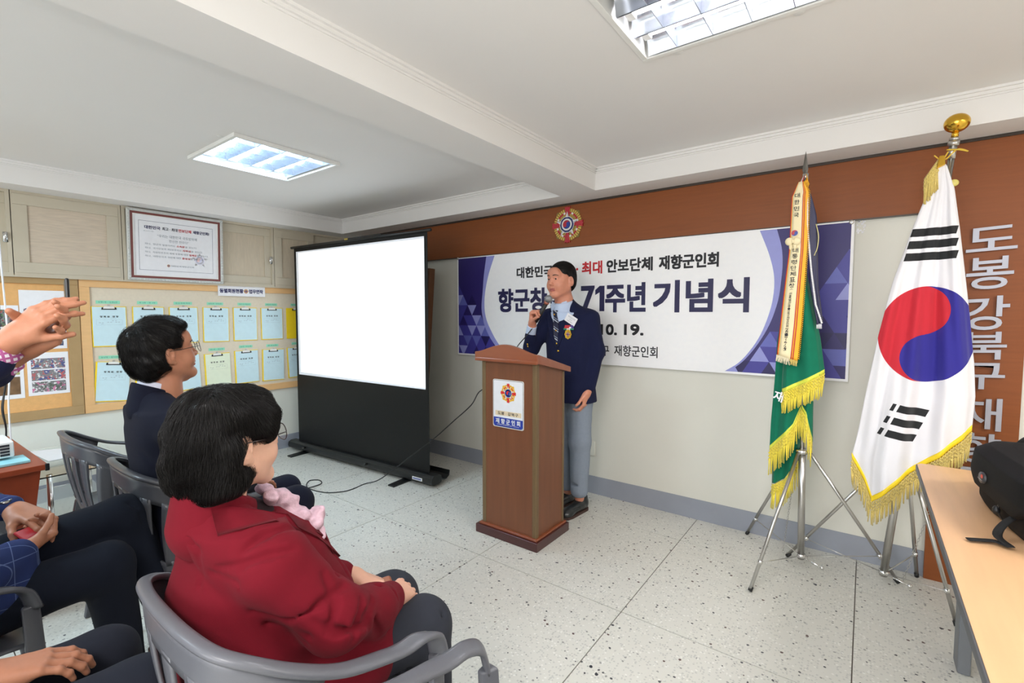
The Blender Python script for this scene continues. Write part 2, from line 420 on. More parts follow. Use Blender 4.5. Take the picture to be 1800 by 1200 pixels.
# --- window band with sliding wooden panels on the left wall
TAN = mat('greige_window_paint', rgb(196, 186, 166), .5, noise=.04, nscale=9)
GRAIN = mat('bleached_wood_panel', rgb(204, 188, 168), .6, noise=.16, nscale=7, stretch=(1, 1.5, 16))
GRAINV = mat('bleached_wood_panel_upright', rgb(200, 186, 164), .6, noise=.12, nscale=7, stretch=(1, 16, 1.5))
def rectframe(m, y0, y1, z0, z1, wd, x0, x1, mi=0):
    m.box((x0, y0, z0), (x1, y1, z0+wd), mi).box((x0, y0, z1-wd), (x1, y1, z1), mi).box((x0, y0, z0+wd), (x1, y0+wd, z1-wd), mi).box((x0, y1-wd, z0+wd), (x1, y1, z1-wd), mi)
def latch(parent, y, z):
    m = MB().box((LW+.045, y-.012, z-.035), (LW+.05, y+.012, z+.035)).tube([(LW+.05, y, z-.01), (LW+.066, y, z-.01), (LW+.07, y, z+.03)], .006, 8)
    obj('latch', m, CHROME, parent, True)
wins = [(-2.62, -1.455, [(-2.60, -2.05, .018, GRAIN), (-2.05, -1.47, .008, GRAIN)]), (-1.45, -.845, [(-1.445, -.86, .035, GRAIN)]), (-.84, .365, [(-.835, -.30, .012, GRAINV), (-.30, .36, .012, GRAINV)]), (.37, 1.19, [(.375, .80, .032, GRAINV), (.78, 1.18, .012, GRAINV)])]
for n, (y0, y1, ps) in enumerate(wins):
    m = MB(); rectframe(m, y0, y1, 1.668, 2.262, .022, LW, LW+.045)
    wo = struct('window_%d' % (n+1), m, TAN)
    for a, b, d, g in ps:
        s = MB(); rectframe(s, a, b, 1.69, 2.24, .075, LW+d-.008, LW+d+.014)
        so = obj('sash', s, TAN, wo, bevel=.003); obj('panel', MB().box((LW, a+.07, 1.76), (LW+d+.002, b-.07, 2.17)), g, so)
    if n in (0, 2): latch(wo, y1-.03, 1.93)
struct('trim_9', MB().box((LW, -2.7, 1.66), (LW+.05, 1.2, 1.672)), TAN)
# --- ceiling light fixtures
ALU = mat('louvre_aluminium', (.62, .66, .74), .16, .95)
TUBEM = mat('lit_tube', (1, 1, 1), .5, emit=(.68, .88, 1), es=TUBE*1.16)
TUBEW = mat('lit_tube_warm', (1, 1, 1), .5, emit=(1, .955, .93), es=TUBE*.86)
TUBEO = mat('unlit_tube', rgb(225, 225, 222), .3)
def fixture(f, label, lit, tube, frame_drop=.022):
    x0, y0 = f; x1, y1 = x0+FS, y0+FS
    t = thing('ceiling_light', label, 'ceiling light', ((x0+x1)/2, (y0+y1)/2, TOP))
    m = MB(); b = .022; z0, z1 = TOP-frame_drop, TOP
    for lo, hi in (((x0-.012, y0-.012), (x1+.012, y0+b-.012)), ((x0-.012, y1-b+.012), (x1+.012, y1+.012)), ((x0-.012, y0+b-.012), (x0+b-.012, y1-b+.012)), ((x1-b+.012, y0+b-.012), (x1+.012, y1-b+.012))):
        m.box((*lo, z0), (*hi, z1))
    obj('frame', m, WHITE, t, bevel=.002)
    obj('housing', MB().box((x0, y0, TOP+.085), (x1, y1, TOP+.09)).box((x0, y0, TOP), (x0+.004, y1, TOP+.085)).box((x1-.004, y0, TOP), (x1, y1, TOP+.085)).box((x0, y0, TOP), (x1, y0+.004, TOP+.085)).box((x0, y1-.004, TOP), (x1, y1, TOP+.085)), WHITE, t)
    wch = (FS-.04)/4
    for i in range(4):
        ya = y0+.02+i*wch; yb = ya+wch; yc = (ya+yb)/2
        prof = [(ya+.003, TOP-.006), (ya+.012, TOP+.03), (ya+.035, TOP+.07), (yc, TOP+.08), (yb-.035, TOP+.07), (yb-.012, TOP+.03), (yb-.003, TOP-.006)]
        obj('reflector', MB().grid([[(x0+.02, y, z) for y, z in prof], [(x1-.02, y, z) for y, z in prof]]), ALU, t, True)
        for k in range(1, 5):
            xk = x0+FS*k/5
            obj('louvre', MB().add([(xk, ya+.004, TOP-.006), (xk, yb-.004, TOP-.006), (xk, yb-.02, TOP+.045), (xk, ya+.02, TOP+.045), (xk+.003, ya+.004, TOP-.006), (xk+.003, yb-.004, TOP-.006), (xk+.003, yb-.02, TOP+.045), (xk+.003, ya+.02, TOP+.045)], [(0,1,2,3), (7,6,5,4), (0,4,5,1), (1,5,6,2), (2,6,7,3), (3,7,4,0)]), ALU, t)
        tb = obj('tube', MB().tube([(x0+.05, yc-.011, TOP+.045), (x1-.05, yc-.011, TOP+.045)], .0095, 8).tube([(x0+.05, yc+.012, TOP+.045), (x1-.05, yc+.012, TOP+.045)], .0095, 8), tube if lit[i] else TUBEO, t, True)
        if not lit[i]: tb['label'] = 'unlit tube pair'
        obj('lamp_holder', MB().box((x0+.022, yc-.03, TOP+.03), (x0+.05, yc+.03, TOP+.06)), WHITE, t, bevel=.003)
    for sx in (x0+.12, x1-.12):
        for sy in (y0-.03, y1+.03): obj('retaining_clip', MB().lathe([(0.001, -.003), (.014, -.002), (.017, 0)], 12, (sx, sy, TOP-.0005)), WHITE, t, True)
fixture(FX[0], 'square louvred ceiling light with all tubes lit, in left ceiling bay', (1, 1, 1, 1), TUBEM)
fixture(FX[1], 'square louvred ceiling light with one dark tube, cut by top of photo', (1, 0, 1, 1), TUBEW, .008)
# ------------------------------------------------------------------ left wall: boards, clipboards, certificate
FRB = mat('old_board_frame', rgb(172, 142, 98), .65, noise=.08, nscale=12)
FRO = mat('pine_board_frame', rgb(228, 182, 126), .6, noise=.06, nscale=12, stretch=(1, 1, 5))
CORK = mat('cork', rgb(226, 174, 112), .85, noise=.10, nscale=40, bump=.3)
FELT = mat('beige_board_cloth', rgb(221, 209, 188), .9, noise=.05, nscale=60)
PAPER = mat('white_paper', rgb(240, 240, 244), .7); PBLUE = mat('pale_blue_paper', rgb(206, 232, 240), .7); PGREEN = mat('pale_yellow_paper', rgb(232, 240, 214), .7)
YEL = mat('yellow_board', rgb(250, 214, 30), .5); MINT = mat('mint_label', rgb(150, 222, 190), .6); INK = mat('black_ink', rgb(28, 28, 34), .6)
GREYINK = mat('grey_ink', rgb(120, 130, 140), .6); NAVYINK = mat('navy_ink', rgb(36, 34, 86), .6); REDINK = mat('red_ink', rgb(198, 36, 46), .6)
t = thing('notice_board', 'cork board with brown frame and photo sheets, at left edge', 'notice board', (LW, -1.9, 1.15))
m = MB(); rectframe(m, -2.75, -1.118, .632, 1.685, .068, LW, LW+.03); obj('frame', m, FRB, t, bevel=.002)
obj('cork_panel', MB().box((LW, -2.69, .69), (LW+.014, -1.18, 1.62)), CORK, t)
t = thing('notice_board', 'beige board with pale pine frame holding yellow clipboards', 'notice board', (LW, -.1, 1.15))
m = MB(); rectframe(m, -1.114, .86, .630, 1.668, .062, LW, LW+.024); obj('frame', m, FRO, t, bevel=.002)
obj('cloth_panel', MB().box((LW, -1.06, .69), (LW+.01, .80, 1.61)), FELT, t)
PX = LW+.013
KO = ['도봉1동 • 도봉2동', '창 2동 • 창 3동', '창1동•창4동•창5동', '방학1동 • 방학2동', '쌍문1동•쌍문3동', '쌍문2동•쌍문4동', '방학3동', '삼양동 • 삼각산동', '미아동 • 송중동', '송천동 • 삼각산동', '번1동 • 번2동', '번3동 • 수유1동', '수유2동', '우이동 • 인수동']
ORD = ['first', 'second', 'third', 'fourth', 'fifth', 'sixth', 'seventh']
for row in range(2):
    for c in range(7):
        yc = -.94+.2565*c; zc = (1.30, .862)[row]; a = [.0, -.01, .012, -.01, .0, .0, .0, -.085, -.02, .04, .025, .02, -.015, .04][row*7+c]
        zc += [0, 0, 0, 0, 0, 0, 0, -.002, 0, .02, .014, .026, .022, .03][row*7+c]
        plain = (row == 0 and c == 6); pale = (row == 1 and c == 3)
        what = 'bare yellow clipboard without paper' if plain else ('yellow clipboard with pale yellow sheet' if pale else 'yellow clipboard with pale blue sheet')
        if row == 1 and c == 0: what = 'tilted ' + what
        t = thing('clipboard', what+', %s from left in %s row' % (ORD[c], ('top', 'bottom')[row]), 'clipboard', (PX, yc, zc), 'clipboards on the beige board')
        M = leftM((PX, yc, zc), a)
        W_, H_ = .218, .318
        obj('board', MB().prism([(-W_/2, -H_/2), (W_/2, -H_/2), (W_/2, H_/2), (-W_/2, H_/2)], .001, .005, M), YEL, t)
        if not plain:
            dx = .004 if row else .0
            obj('sheet', MB().prism([(-W_/2+.007+dx, -H_/2+.008), (W_/2-.005+dx, -H_/2+.006), (W_/2-.004+dx, H_/2-.006), (-W_/2+.006+dx, H_/2-.004)], .0052, .0062, M), PGREEN if pale else PBLUE, t)
            l = MB(); text(l, '정 회 원   현 황', .014, M@Matrix.Translation((0, .078, .0065)), .115, bold=.02, res=1)
            for k in range(3): text(l, ['명 부', '회 원', '현 황'][k], .006, M@Matrix.Translation((-.05+.05*k, .034 if k else .03, .0065)), .03, mi=1, res=1)
            text(l, '월  회', .006, M@Matrix.Translation((.03, .046, .0065)), .03, mi=1, res=1); text(l, '(동)', .005, M@Matrix.Translation((-.045, .02, .0065)), .015, mi=1, res=1)
            for (x0, x1, y0, y1) in ((-.08, .08, .0535, .054), (-.08, .08, .012, .0125), (-.0805, -.08, .012, .054), (.08, .0805, .012, .054), (-.06, .06, .0675, .068)): poly(l, [(x0, y0), (x1, y0), (x1, y1), (x0, y1)], M, .0066, 1)
            obj('lettering', l, [INK, GREYINK], t)
        k = MB(); k.prism([(-.045, H_/2-.026), (.045, H_/2-.026), (.045, H_/2-.019), (-.045, H_/2-.019)], .006, .010, M, 0)
        k.prism([(-.047, H_/2-.026), (-.036, H_/2-.026), (-.036, H_/2-.008), (-.044, H_/2-.008)], .006, .012, M, 0).prism([(.036, H_/2-.026), (.047, H_/2-.026), (.044, H_/2-.008), (.036, H_/2-.008)], .006, .012, M, 0)
        k.prism([(-.036, H_/2-.019), (.036, H_/2-.019), (.030, H_/2), (-.030, H_/2)], .006, .009, M, 1).prism([(-.008, H_/2-.002), (.008, H_/2-.002), (.006, H_/2+.014), (-.006, H_/2+.014)], .004, .008, M, 2)
        obj('clip', k, [BLACK, WHITE, STEEL], t)
        L_ = thing('name_label', 'mint green paper label above the %s clipboard of %s row' % (ORD[c], ('top', 'bottom')[row]), 'label', (PX, yc, zc+.19), 'mint labels on the beige board')
        M = leftM((PX-.002, yc-.002, zc+H_/2+.033+(.004 if row else 0)), a*.3)
        wd = [.075, .07, .07, .068, .062, .06, .055][c]
        obj('strip', MB().prism([(-wd, -.013), (wd, -.013), (wd, .013), (-wd, .013)], 0, .001, M), MINT, L_)
        l = MB(); text(l, KO[row*7+c], .012, M@Matrix.Translation((0, 0, .0012)), wd*1.6, res=1, mi=0); obj('lettering', l, mat('green_ink', rgb(60, 120, 96), .6), L_)
# emblem: gold rayed disc, red arms, star, ring, red-blue circle.  mats: 0 gold 1 dark gold 2 red 3 navy 4 white 5 blue 6 silver
EMB = [mat('emblem_gold', rgb(214, 182, 84), .4), mat('emblem_dark_gold', rgb(128, 110, 52), .45), mat('emblem_red', rgb(180, 38, 52), .4), mat('emblem_navy', rgb(42, 46, 104), .4), mat('emblem_white', rgb(232, 230, 226), .4), mat('emblem_blue', rgb(40, 62, 150), .4), mat('emblem_silver', rgb(190, 192, 196), .35)]
def swirl(m, cx, cy, r, M, z, mr=2, mb_=5, rot=0):
    def P(a, rr=r, ox=0, oy=0): return (cx+ox+rr*math.cos(a+rot), cy+oy+rr*math.sin(a+rot))
    up = [P(PI*i/24) for i in range(25)]                        # outer half
    c1 = (cx+math.cos(rot+PI)*r/2, cy+math.sin(rot+PI)*r/2); c2 = (cx+math.cos(rot)*r/2, cy+math.sin(rot)*r/2)
    s1 = [(c1[0]+r/2*math.cos(rot+PI+PI*i/12), c1[1]+r/2*math.sin(rot+PI+PI*i/12)) for i in range(13)]
    s2 = [(c2[0]+r/2*math.cos(rot+PI-PI*i/12), c2[1]+r/2*math.sin(rot+PI-PI*i/12)) for i in range(13)]
    S = s1+s2[1:]                                               # from left end to right end
    n = len(S)
    for side, mi in ((1, mr), (-1, mb_)):
        out = [P(PI-side*PI*i/(n-1)) if side == 1 else P(PI+PI*i/(n-1)) for i in range(n)]
        vs = [M@Vector((*p, z)) for p in out]+[M@Vector((*p, z)) for p in S]
        m.add(vs, [(i, i+1, n+i+1, n+i) if side == -1 else (i, n+i, n+i+1, i+1) for i in range(n-1)], mi)
def emblem(m, R, M, dz=.0004, relief=0, simple=False):
    z = [relief*(.25+.12*i)+dz*(i+1) for i in range(9)]
    star = []
    n = 64
    for i in range(n):
        a = 2*PI*i/n; lobe = .86+.10*max(0, math.cos(4*(a-PI/4)))**6+.03*math.cos(8*a)
        star.append((R*lobe*math.cos(a), R*lobe*math.sin(a)))
    if relief: m.prism(star, 0, z[0], M, 1)
    else: poly(m, star, M, z[0], 0)
    for i in range(40):                                          # gold rays
        a = 2*PI*i/40; w_ = .05
        poly(m, [(R*r*math.cos(a+s*w_), R*r*math.sin(a+s*w_)) for r, s in ((.42, -.6), (.88, -1), (.88, 1), (.42, .6))][:], M, z[1], 0)
    for i in range(32):                                          # red and white ring
        a0 = 2*PI*i/32; a1 = 2*PI*(i+1)/32; mi = 4 if i % 4 == 1 else 2
        poly(m, [(R*.60*math.cos(a0), R*.60*math.sin(a0)), (R*.70*math.cos(a0), R*.70*math.sin(a0)), (R*.70*math.cos(a1), R*.70*math.sin(a1)), (R*.60*math.cos(a1), R*.60*math.sin(a1))], M, z[2], mi)
    for k in range(4):                                           # flared arms
        Q = M@Matrix.Rotation(k*PI/2, 4, 'Z'); pts = [(-.07*R, .3*R), (.07*R, .3*R), (.12*R, .7*R), (.17*R, .97*R), (.06*R, .93*R), (0, R), (-.06*R, .93*R), (-.17*R, .97*R), (-.12*R, .7*R)]
        (m.prism(pts, 0, z[3], Q, 2) if relief else poly(m, pts, Q, z[3], 2))
    for k in range(5):                                           # white star points
        Q = M@Matrix.Rotation(k*2*PI/5, 4, 'Z')
        poly(m, [(-.14*R, .3*R), (0, .3*R), (0, .72*R)], Q, z[4], 4); poly(m, [(0, .3*R), (.14*R, .3*R), (0, .72*R)], Q, z[4], 6)
    pent = lambda r: [(r*math.cos(PI/2+2*PI*k/5+d), r*math.sin(PI/2+2*PI*k/5+d)) for k in range(5) for d in (-.35, .35)]
    poly(m, pent(.46*R), M, z[5], 4); poly(m, pent(.43*R), M, z[5]+dz, 3)
    disc(m, 0, 0, .32*R, M, z[6], mi=4); disc(m, 0, 0, .235*R, M, z[7], mi=3); swirl(m, 0, 0, .22*R, M, z[8], 2, 5, .3)
# header label + certificate + photo sheets
t = thing('header_label', 'white title strip with navy lettering on top rail of beige board', 'sign', (LW, .06, 1.615))
M = leftM((LW+.027, .062, 1.615), .0)
obj('strip', MB().prism([(-.213, -.049), (.213, -.049), (.213, .049), (-.213, .049)], 0, .002, M), PAPER, t)
l = MB(); text(l, '동별회원현황', .038, M@Matrix.Translation((-.095, 0, .0024)), .205, bold=.035, mi=0); text(l, '업무연락', .038, M@Matrix.Translation((.127, 0, .0024)), .13, bold=.035, mi=0)
obj('lettering', l, NAVYINK, t); l = MB(); emblem(l, .022, M@Matrix.Translation((.033, 0, .0024))); obj('crest', l, EMB, t)
t = thing('framed_certificate', 'framed pledge in silver and burgundy frame, standing on top rail of beige board', 'picture frame', (LW+.05, -.466, 1.67))
M = Matrix.Translation((LW+.06, -.466, 1.962)) @ Matrix.Rotation(math.radians(3.), 4, 'Y') @ leftM((0, 0, 0))
W_, H_ = .352, .288
def pframe(mb, w0, h0, w1, h1, z0, z1, mi=0):    # mitred ring between two rectangles
    for (ax, ay, bx, by) in ((-1, -1, 1, -1), (1, -1, 1, 1), (1, 1, -1, 1), (-1, 1, -1, -1)):
        mb.prism([(ax*w0, ay*h0), (bx*w0, by*h0), (bx*w1, by*h1), (ax*w1, ay*h1)], z0, z1, M, mi)
m = MB(); pframe(m, W_, H_, W_-.022, H_-.022, -.012, .016)
SILV = mat('ornate_silver_frame', rgb(205, 207, 204), .35, .25, bump=1.0, bscale=90)
obj('frame', m, SILV, t, bevel=.004)
orn = MB(); k = 0
for (ax, ay, bx, by) in ((-1, -1, 1, -1), (1, -1, 1, 1), (1, 1, -1, 1), (-1, 1, -1, -1)):
    n = 30 if ay == by else 24
    for i in range(n):
        u = (i+.5)/n; x = (ax+(bx-ax)*u)*(W_-.011); y = (ay+(by-ay)*u)*(H_-.011)
        q = M@Vector((x, y, .015)); orn.sphere(q, (.006, .007, .007), 6)
obj('ornament', orn, SILV, t, True)
m = MB(); pframe(m, W_-.022, H_-.022, W_-.040, H_-.040, -.010, .010); obj('inner_frame', m, mat('burgundy_frame', rgb(122, 66, 62), .4), t, bevel=.002)
m = MB(); pframe(m, W_-.040, H_-.040, W_-.047, H_-.047, -.008, .008); obj('slip', m, WHITE, t)
obj('sheet', MB().prism([(-W_+.045, -H_+.045), (W_-.045, -H_+.045), (W_-.045, H_-.045), (-W_+.045, H_-.045)], -.004, -.001, M), mat('certificate_paper', rgb(238, 238, 242), .35), t)
l = MB(); T = lambda x, y: M@Matrix.Translation((x, y, -.0006))
for (x0, x1, y0, y1) in ((-.272, .272, .198, .2), (-.272, .272, -.2, -.198), (-.272, -.270, -.2, .2), (.270, .272, -.2, .2)): poly(l, [(x0, y0), (x1, y0), (x1, y1), (x0, y1)], M, -.0006, 0)
text(l, '대한민국', .026, T(-.178, .15), .108, .03, mi=0); text(l, '최고 · 최대', .026, T(-.055, .15), .108, .02, mi=3); text(l, '안보단체', .026, T(.055, .15), .095, .02, mi=1); text(l, '재향군인회!', .026, T(.18, .15), .125, .03, mi=0)
text(l, '(향군인의 다짐)', .008, T(-.205, .118), .07, mi=2)
text(l, '“우리는 대한민국 국토방위에', .024, T(.0, .088), .29, 0, mi=2); text(l, '헌신한 전우다”', .022, T(.01, .052), .145, 0, mi=2)
for i, (a, b, c, wa, wb, wc) in enumerate((('하나,  향군의 일원이라는', '소속감', '을 갖는다.', .215, .06, .09), ('하나,  국가안보의 제2보루라는', '자부심', '을 갖는다.', .26, .06, .09), ('하나,  자유민주주의 체제 수호에 대한', '일체감', '을 갖는다.', .31, .055, .09), ('하나,  대한민국과 국민에 대한', '충성심', '을 발휘한다.', .255, .06, .10))):
    y = .015-.033*i; x = -.232
    text(l, a, .016, T(x, y), wa, mi=2, align='L'); x += wa+.008; text(l, b, .016, T(x, y), wb, .02, mi=1, align='L'); text(l, c, .016, T(x+wb+.004, y), wc, mi=2, align='L')
text(l, '대한민국재향군인회', .013, T(.035, -.155), .17, mi=2)
obj('lettering', l, [NAVYINK, REDINK, GREYINK, mat('black_title_ink', rgb(50, 50, 62), .6)], t)
l = MB(); emblem(l, .012, T(-.07, -.155)); obj('crest', l, EMB, t)
l = MB(); emblem(l, .095, M@Matrix.Translation((.165, -.09, -.0011)), .00002)
PALE = [mat('faded_'+str(i), c, .6) for i, c in enumerate((rgb(244, 226, 226), rgb(240, 222, 222), rgb(246, 208, 208), rgb(226, 224, 240), rgb(240, 238, 242), rgb(222, 220, 240), rgb(238, 238, 242)))]
obj('faded_crest', l, PALE, t)
def photomat(i, cols):
    m = mat('photo_print_%d' % i, rgb(130, 130, 132), .35); nt = m.node_tree; X.nt = nt; co = nt.nodes.new('ShaderNodeTexCoord'); L_ = []
    for j, (c, thr, sc) in enumerate(cols):
        v = nt.nodes.new('ShaderNodeTexNoise'); v.inputs['Scale'].default_value = sc; v.inputs['Detail'].default_value = 7; mp = nt.nodes.new('ShaderNodeMapping'); mp.inputs['Location'].default_value = (i*1.3, j*2.1, i*.7)
        nt.links.new(co.outputs['Object'], mp.inputs[0]); nt.links.new(mp.outputs[0], v.inputs['Vector']); L_.append((X(v.outputs[0]).gt(.5+(thr-.5)*.22), c))
    colour(m, L_); return m
PH = [photomat(0, [(rgb(60, 62, 70), .6, 60), (rgb(165, 80, 76), .84, 70), (rgb(70, 120, 70), .85, 70)]), photomat(1, [(rgb(205, 206, 206), .5, 40), (rgb(40, 50, 90), .6, 80), (rgb(70, 90, 140), .9, 50)]), photomat(2, [(rgb(84, 92, 140), .72, 26), (rgb(190, 96, 100), .84, 60), (rgb(225, 225, 225), .85, 70)]), photomat(3, [(rgb(90, 100, 90), .6, 50), (rgb(210, 120, 160), .84, 60), (rgb(230, 230, 230), .82, 60)])]
for i, (y0, y1, z0, z1, lab, photos) in enumerate(((-1.435, -1.195, 1.143, 1.57, 'upper photo sheet nearest the right rail, behind raised hands', [(1.165, 1.255, 1), (1.265, 1.36, 0), (1.37, 1.44, 2)]), (-1.414, -1.193, .808, 1.118, 'lower photo sheet nearest the right rail, three prints visible', [(.83, .905, 3), (.915, .99, 2), (1.0, 1.075, 2)]), (-1.665, -1.44, 1.16, 1.46, 'upper left photo sheet with white margin, cut by left edge', [(1.18, 1.3, 1), (1.31, 1.43, 0)]), (-1.665, -1.432, .80, 1.115, 'lower left photo sheet with brown pictures, cut by left edge', [(.83, .955, 4), (.97, 1.09, 5)]))):
    t = thing('photo_sheet', 'white ' + lab, 'photo sheet', (PX, (y0+y1)/2, (z0+z1)/2), 'photo sheets on the cork board')
    obj('sheet', MB().box((PX+.003, y0, z0), (PX+.0045, y1, z1)), PAPER, t)
    for a, b, k in photos:
        pm = PH[k] if k < 4 else (mat('photo_brown', rgb(120, 92, 66), .35, noise=.5, nscale=30) if k == 4 else mat('photo_green', rgb(170, 175, 110), .35, noise=.5, nscale=40))
        obj('photo', MB().box((PX+.0045, y0+.02, a), (PX+.0052, y1-.02, b)), pm, t)
# ------------------------------------------------------------------ back wall: banner, crest, upright letters, outlet
t = thing('banner', 'white and navy anniversary banner with Korean lettering on back wall', 'banner', (.18, BW, 1.47))
BX0, BX1, BZ0, BZ1 = -1.322, 1.686, 1.018, 1.923
YB = BW-.024
obj('sheet', MB().box((BX0, YB, BZ0), (BX1, YB+.002, BZ1)), mat('banner_white', rgb(250, 251, 255), .45), t)
MBn = wallM((0, YB, 0)); HC = .012
def clip(pts, x0, x1, y0, y1):
    for ax, v, sg in ((0, x0, 1), (0, x1, -1), (1, y0, 1), (1, y1, -1)):
        out = []
        for i in range(len(pts)):
            a, b = pts[i-1], pts[i]; ia, ib = (a[ax]-v)*sg >= 0, (b[ax]-v)*sg >= 0
            if ia != ib: t_ = (v-a[ax])/(b[ax]-a[ax]); out.append((a[0]+(b[0]-a[0])*t_, a[1]+(b[1]-a[1])*t_))
            if ib: out.append(b)
        pts = out
        if not pts: return []
    return pts
BN = [mat('banner_navy', rgb(44, 34, 104), .45), mat('banner_violet', rgb(66, 62, 152), .45), mat('banner_lavender', rgb(150, 154, 218), .45), mat('banner_mid', rgb(98, 104, 186), .45), mat('banner_deep', rgb(34, 26, 86), .45), mat('banner_pale', rgb(184, 190, 228), .45), MATS['banner_white']]
gm = MB(); xa, xb, za, zb = BX0+.014, BX1-.014, BZ0+.014, BZ1-.014
wl = catmull([(-.874, 1.909), (-.945, 1.74), (-.985, 1.58), (-.99, 1.443), (-.965, 1.34), (-.918, 1.254), (-.86, 1.17), (-.795, 1.10), (-.70, 1.032)], 4)
ll = catmull([(-.968, 1.909), (-.998, 1.74), (-1.012, 1.6), (-1.026, 1.45), (-1.0, 1.32), (-.95, 1.22), (-.87, 1.12), (-.80, 1.06), (-.74, 1.032)], 4)
wr = catmull([(1.215, 1.909), (1.27, 1.76), (1.3, 1.627), (1.298, 1.5), (1.275, 1.386), (1.235, 1.27), (1.181, 1.173), (1.115, 1.09), (1.036, 1.032)], 4)
lr = catmull([(1.307, 1.909), (1.335, 1.80), (1.343, 1.70), (1.338, 1.6), (1.325, 1.48), (1.285, 1.34), (1.22, 1.21), (1.14, 1.10), (1.06, 1.032)], 4)
def band(A, B, z, mi):
    n = len(A); gm.add([MBn@Vector((x, y, z)) for x, y in A]+[MBn@Vector((x, y, z)) for x, y in B], [(i, n+i, n+i+1, i+1) for i in range(n-1)], mi)
band([(xa, z) for _, z in ll], ll, .0004, 0); band(lr, [(xb, z) for _, z in lr], .0004, 0)
s = .108; hh = s*.866
def outside(x, z):
    if x < 0: k = min(ll, key=lambda p: abs(p[1]-z)); return x < k[0]+.02
    k = min(lr, key=lambda p: abs(p[1]-z)); return x > k[0]-.02
rr = random.Random(3)
for r in range(9):
    for c in range(-4, 40):
        for up in (0, 1):
            x0 = xa-.05+c*s+(r % 2)*s/2; z0 = za-.02+r*hh
            p = [(x0, z0), (x0+s, z0), (x0+s/2, z0+hh)] if up else [(x0+s/2, z0+hh), (x0+s, z0), (x0+1.5*s, z0+hh)]
            cx = sum(q[0] for q in p)/3; cz = sum(q[1] for q in p)/3
            if not outside(cx, cz): continue
            lim = (1.30+.40*max(0, (cx-1.36)/.3)) if cx > 0 else (1.62-.45*max(0, (cx+1.3)/.5))
            if cx > 0 and cx < 1.36: lim = 1.30-.6*(1.36-cx)
            if cz > lim+rr.uniform(-.07, .05): continue
            q = clip(p, xa, xb, za, zb)
            if len(q) > 2: poly(gm, q, MBn, .0008, rr.choice([0, 1, 1, 2, 3, 3, 4, 2, 1]))
band([(xa+0*z, z) if False else (x-.0, z) for x, z in ll], wl, .0012, 2); band(wr, lr, .0012, 2)
band(wl, [(0.0, z) for _, z in wl], .0014, 6); band([(0.0, z) for _, z in wr], wr, .0014, 6)
poly(gm, [(xa, za), (xa, za+.02), (xa+.02, za)], MBn, .0009, 1)
gm2 = MB(); poly(gm2, [(-.60, BZ0), (1.0, BZ0), (1.0, BZ0+.016), (-.60, BZ0+.016)], MBn, .0016, 0)
obj('printed_pattern', gm, BN, t)
T = lambda x, z: MBn@Matrix.Translation((x, z, .0020)); TN = [INK, REDINK, mat('banner_title_navy', rgb(32, 28, 76), .5)]
def bt(s_, h_, M_, w_, b_, mi): l = MB(); text(l, s_, h_, M_, w_, b_, res=4); obj('lettering', l, TN[mi], t)
bt('대한민국', .086, T(-.452, 1.745), .355, .035, 0)
bt('최고 ·', .086, T(-.16, 1.748), .23, .035, 1)
bt('최대', .09, T(.076, 1.75), .165, .035, 1)
bt('안보단체', .09, T(.372, 1.752), .345, .035, 0)
bt('재향군인회', .09, T(.787, 1.752), .385, .035, 0)
bt('향군창설', .19, T(-.50, 1.515), .655, .032, 2)
bt('7', .185, T(.043, 1.515), .105, .025, 2)
ON = MB()
for x, z, w_, h_ in ((.162, 1.515, .040, .190),): poly(ON, [(x-w_/2, z-h_/2), (x+w_/2, z-h_/2), (x+w_/2, z+h_/2), (x-w_/2, z+h_/2)], MBn, .0026); poly(ON, [(x-w_/2, z+h_/2), (x-w_/2-.036, z+h_/2-.030), (x-w_/2-.036, z+h_/2-.068), (x-w_/2, z+h_/2-.048)], MBn, .0026)
obj('lettering', ON, TN[2], t)
bt('주년', .20, T(.345, 1.518), .30, .032, 2)
bt('기념식', .205, T(.86, 1.520), .60, .032, 2)
bt('2023.', .074, T(-.02, 1.28), .25, .03, 0)
bt('10.', .074, T(.22, 1.283), .125, .035, 0)
bt('19.', .074, T(.415, 1.286), .14, .035, 0)
bt('도봉·강북구', .078, T(.045, 1.125), .36, .012, 0)
bt('재향군인회', .078, T(.43, 1.13), .325, .012, 0)
g = MB()
for x, z in ((BX0+.01, BZ1-.01), (BX1-.014, BZ1-.014)): g.lathe([(.004, .003), (.009, .003), (.012, 0)], 14, (0, 0, 0), 0, T(x, z))
obj('eyelet', g, STEEL, t, True)
t = thing('crest_plaque', 'round gold and red crest plaque on orange veneer above speaker', 'plaque', (-.137, BW-.022, 2.094))
e = MB(); emblem(e, .142, wallM((-.137, BW-.023, 2.094)), .0012, .012); obj('crest', e, EMB, t)
LETT = mat('silver_letter', rgb(176, 178, 190), .35, .3)
t = thing('upright_lettering', 'vertical brushed silver Korean letters on orange veneer board', 'sign', (2.22, BW-.022, 1.2))
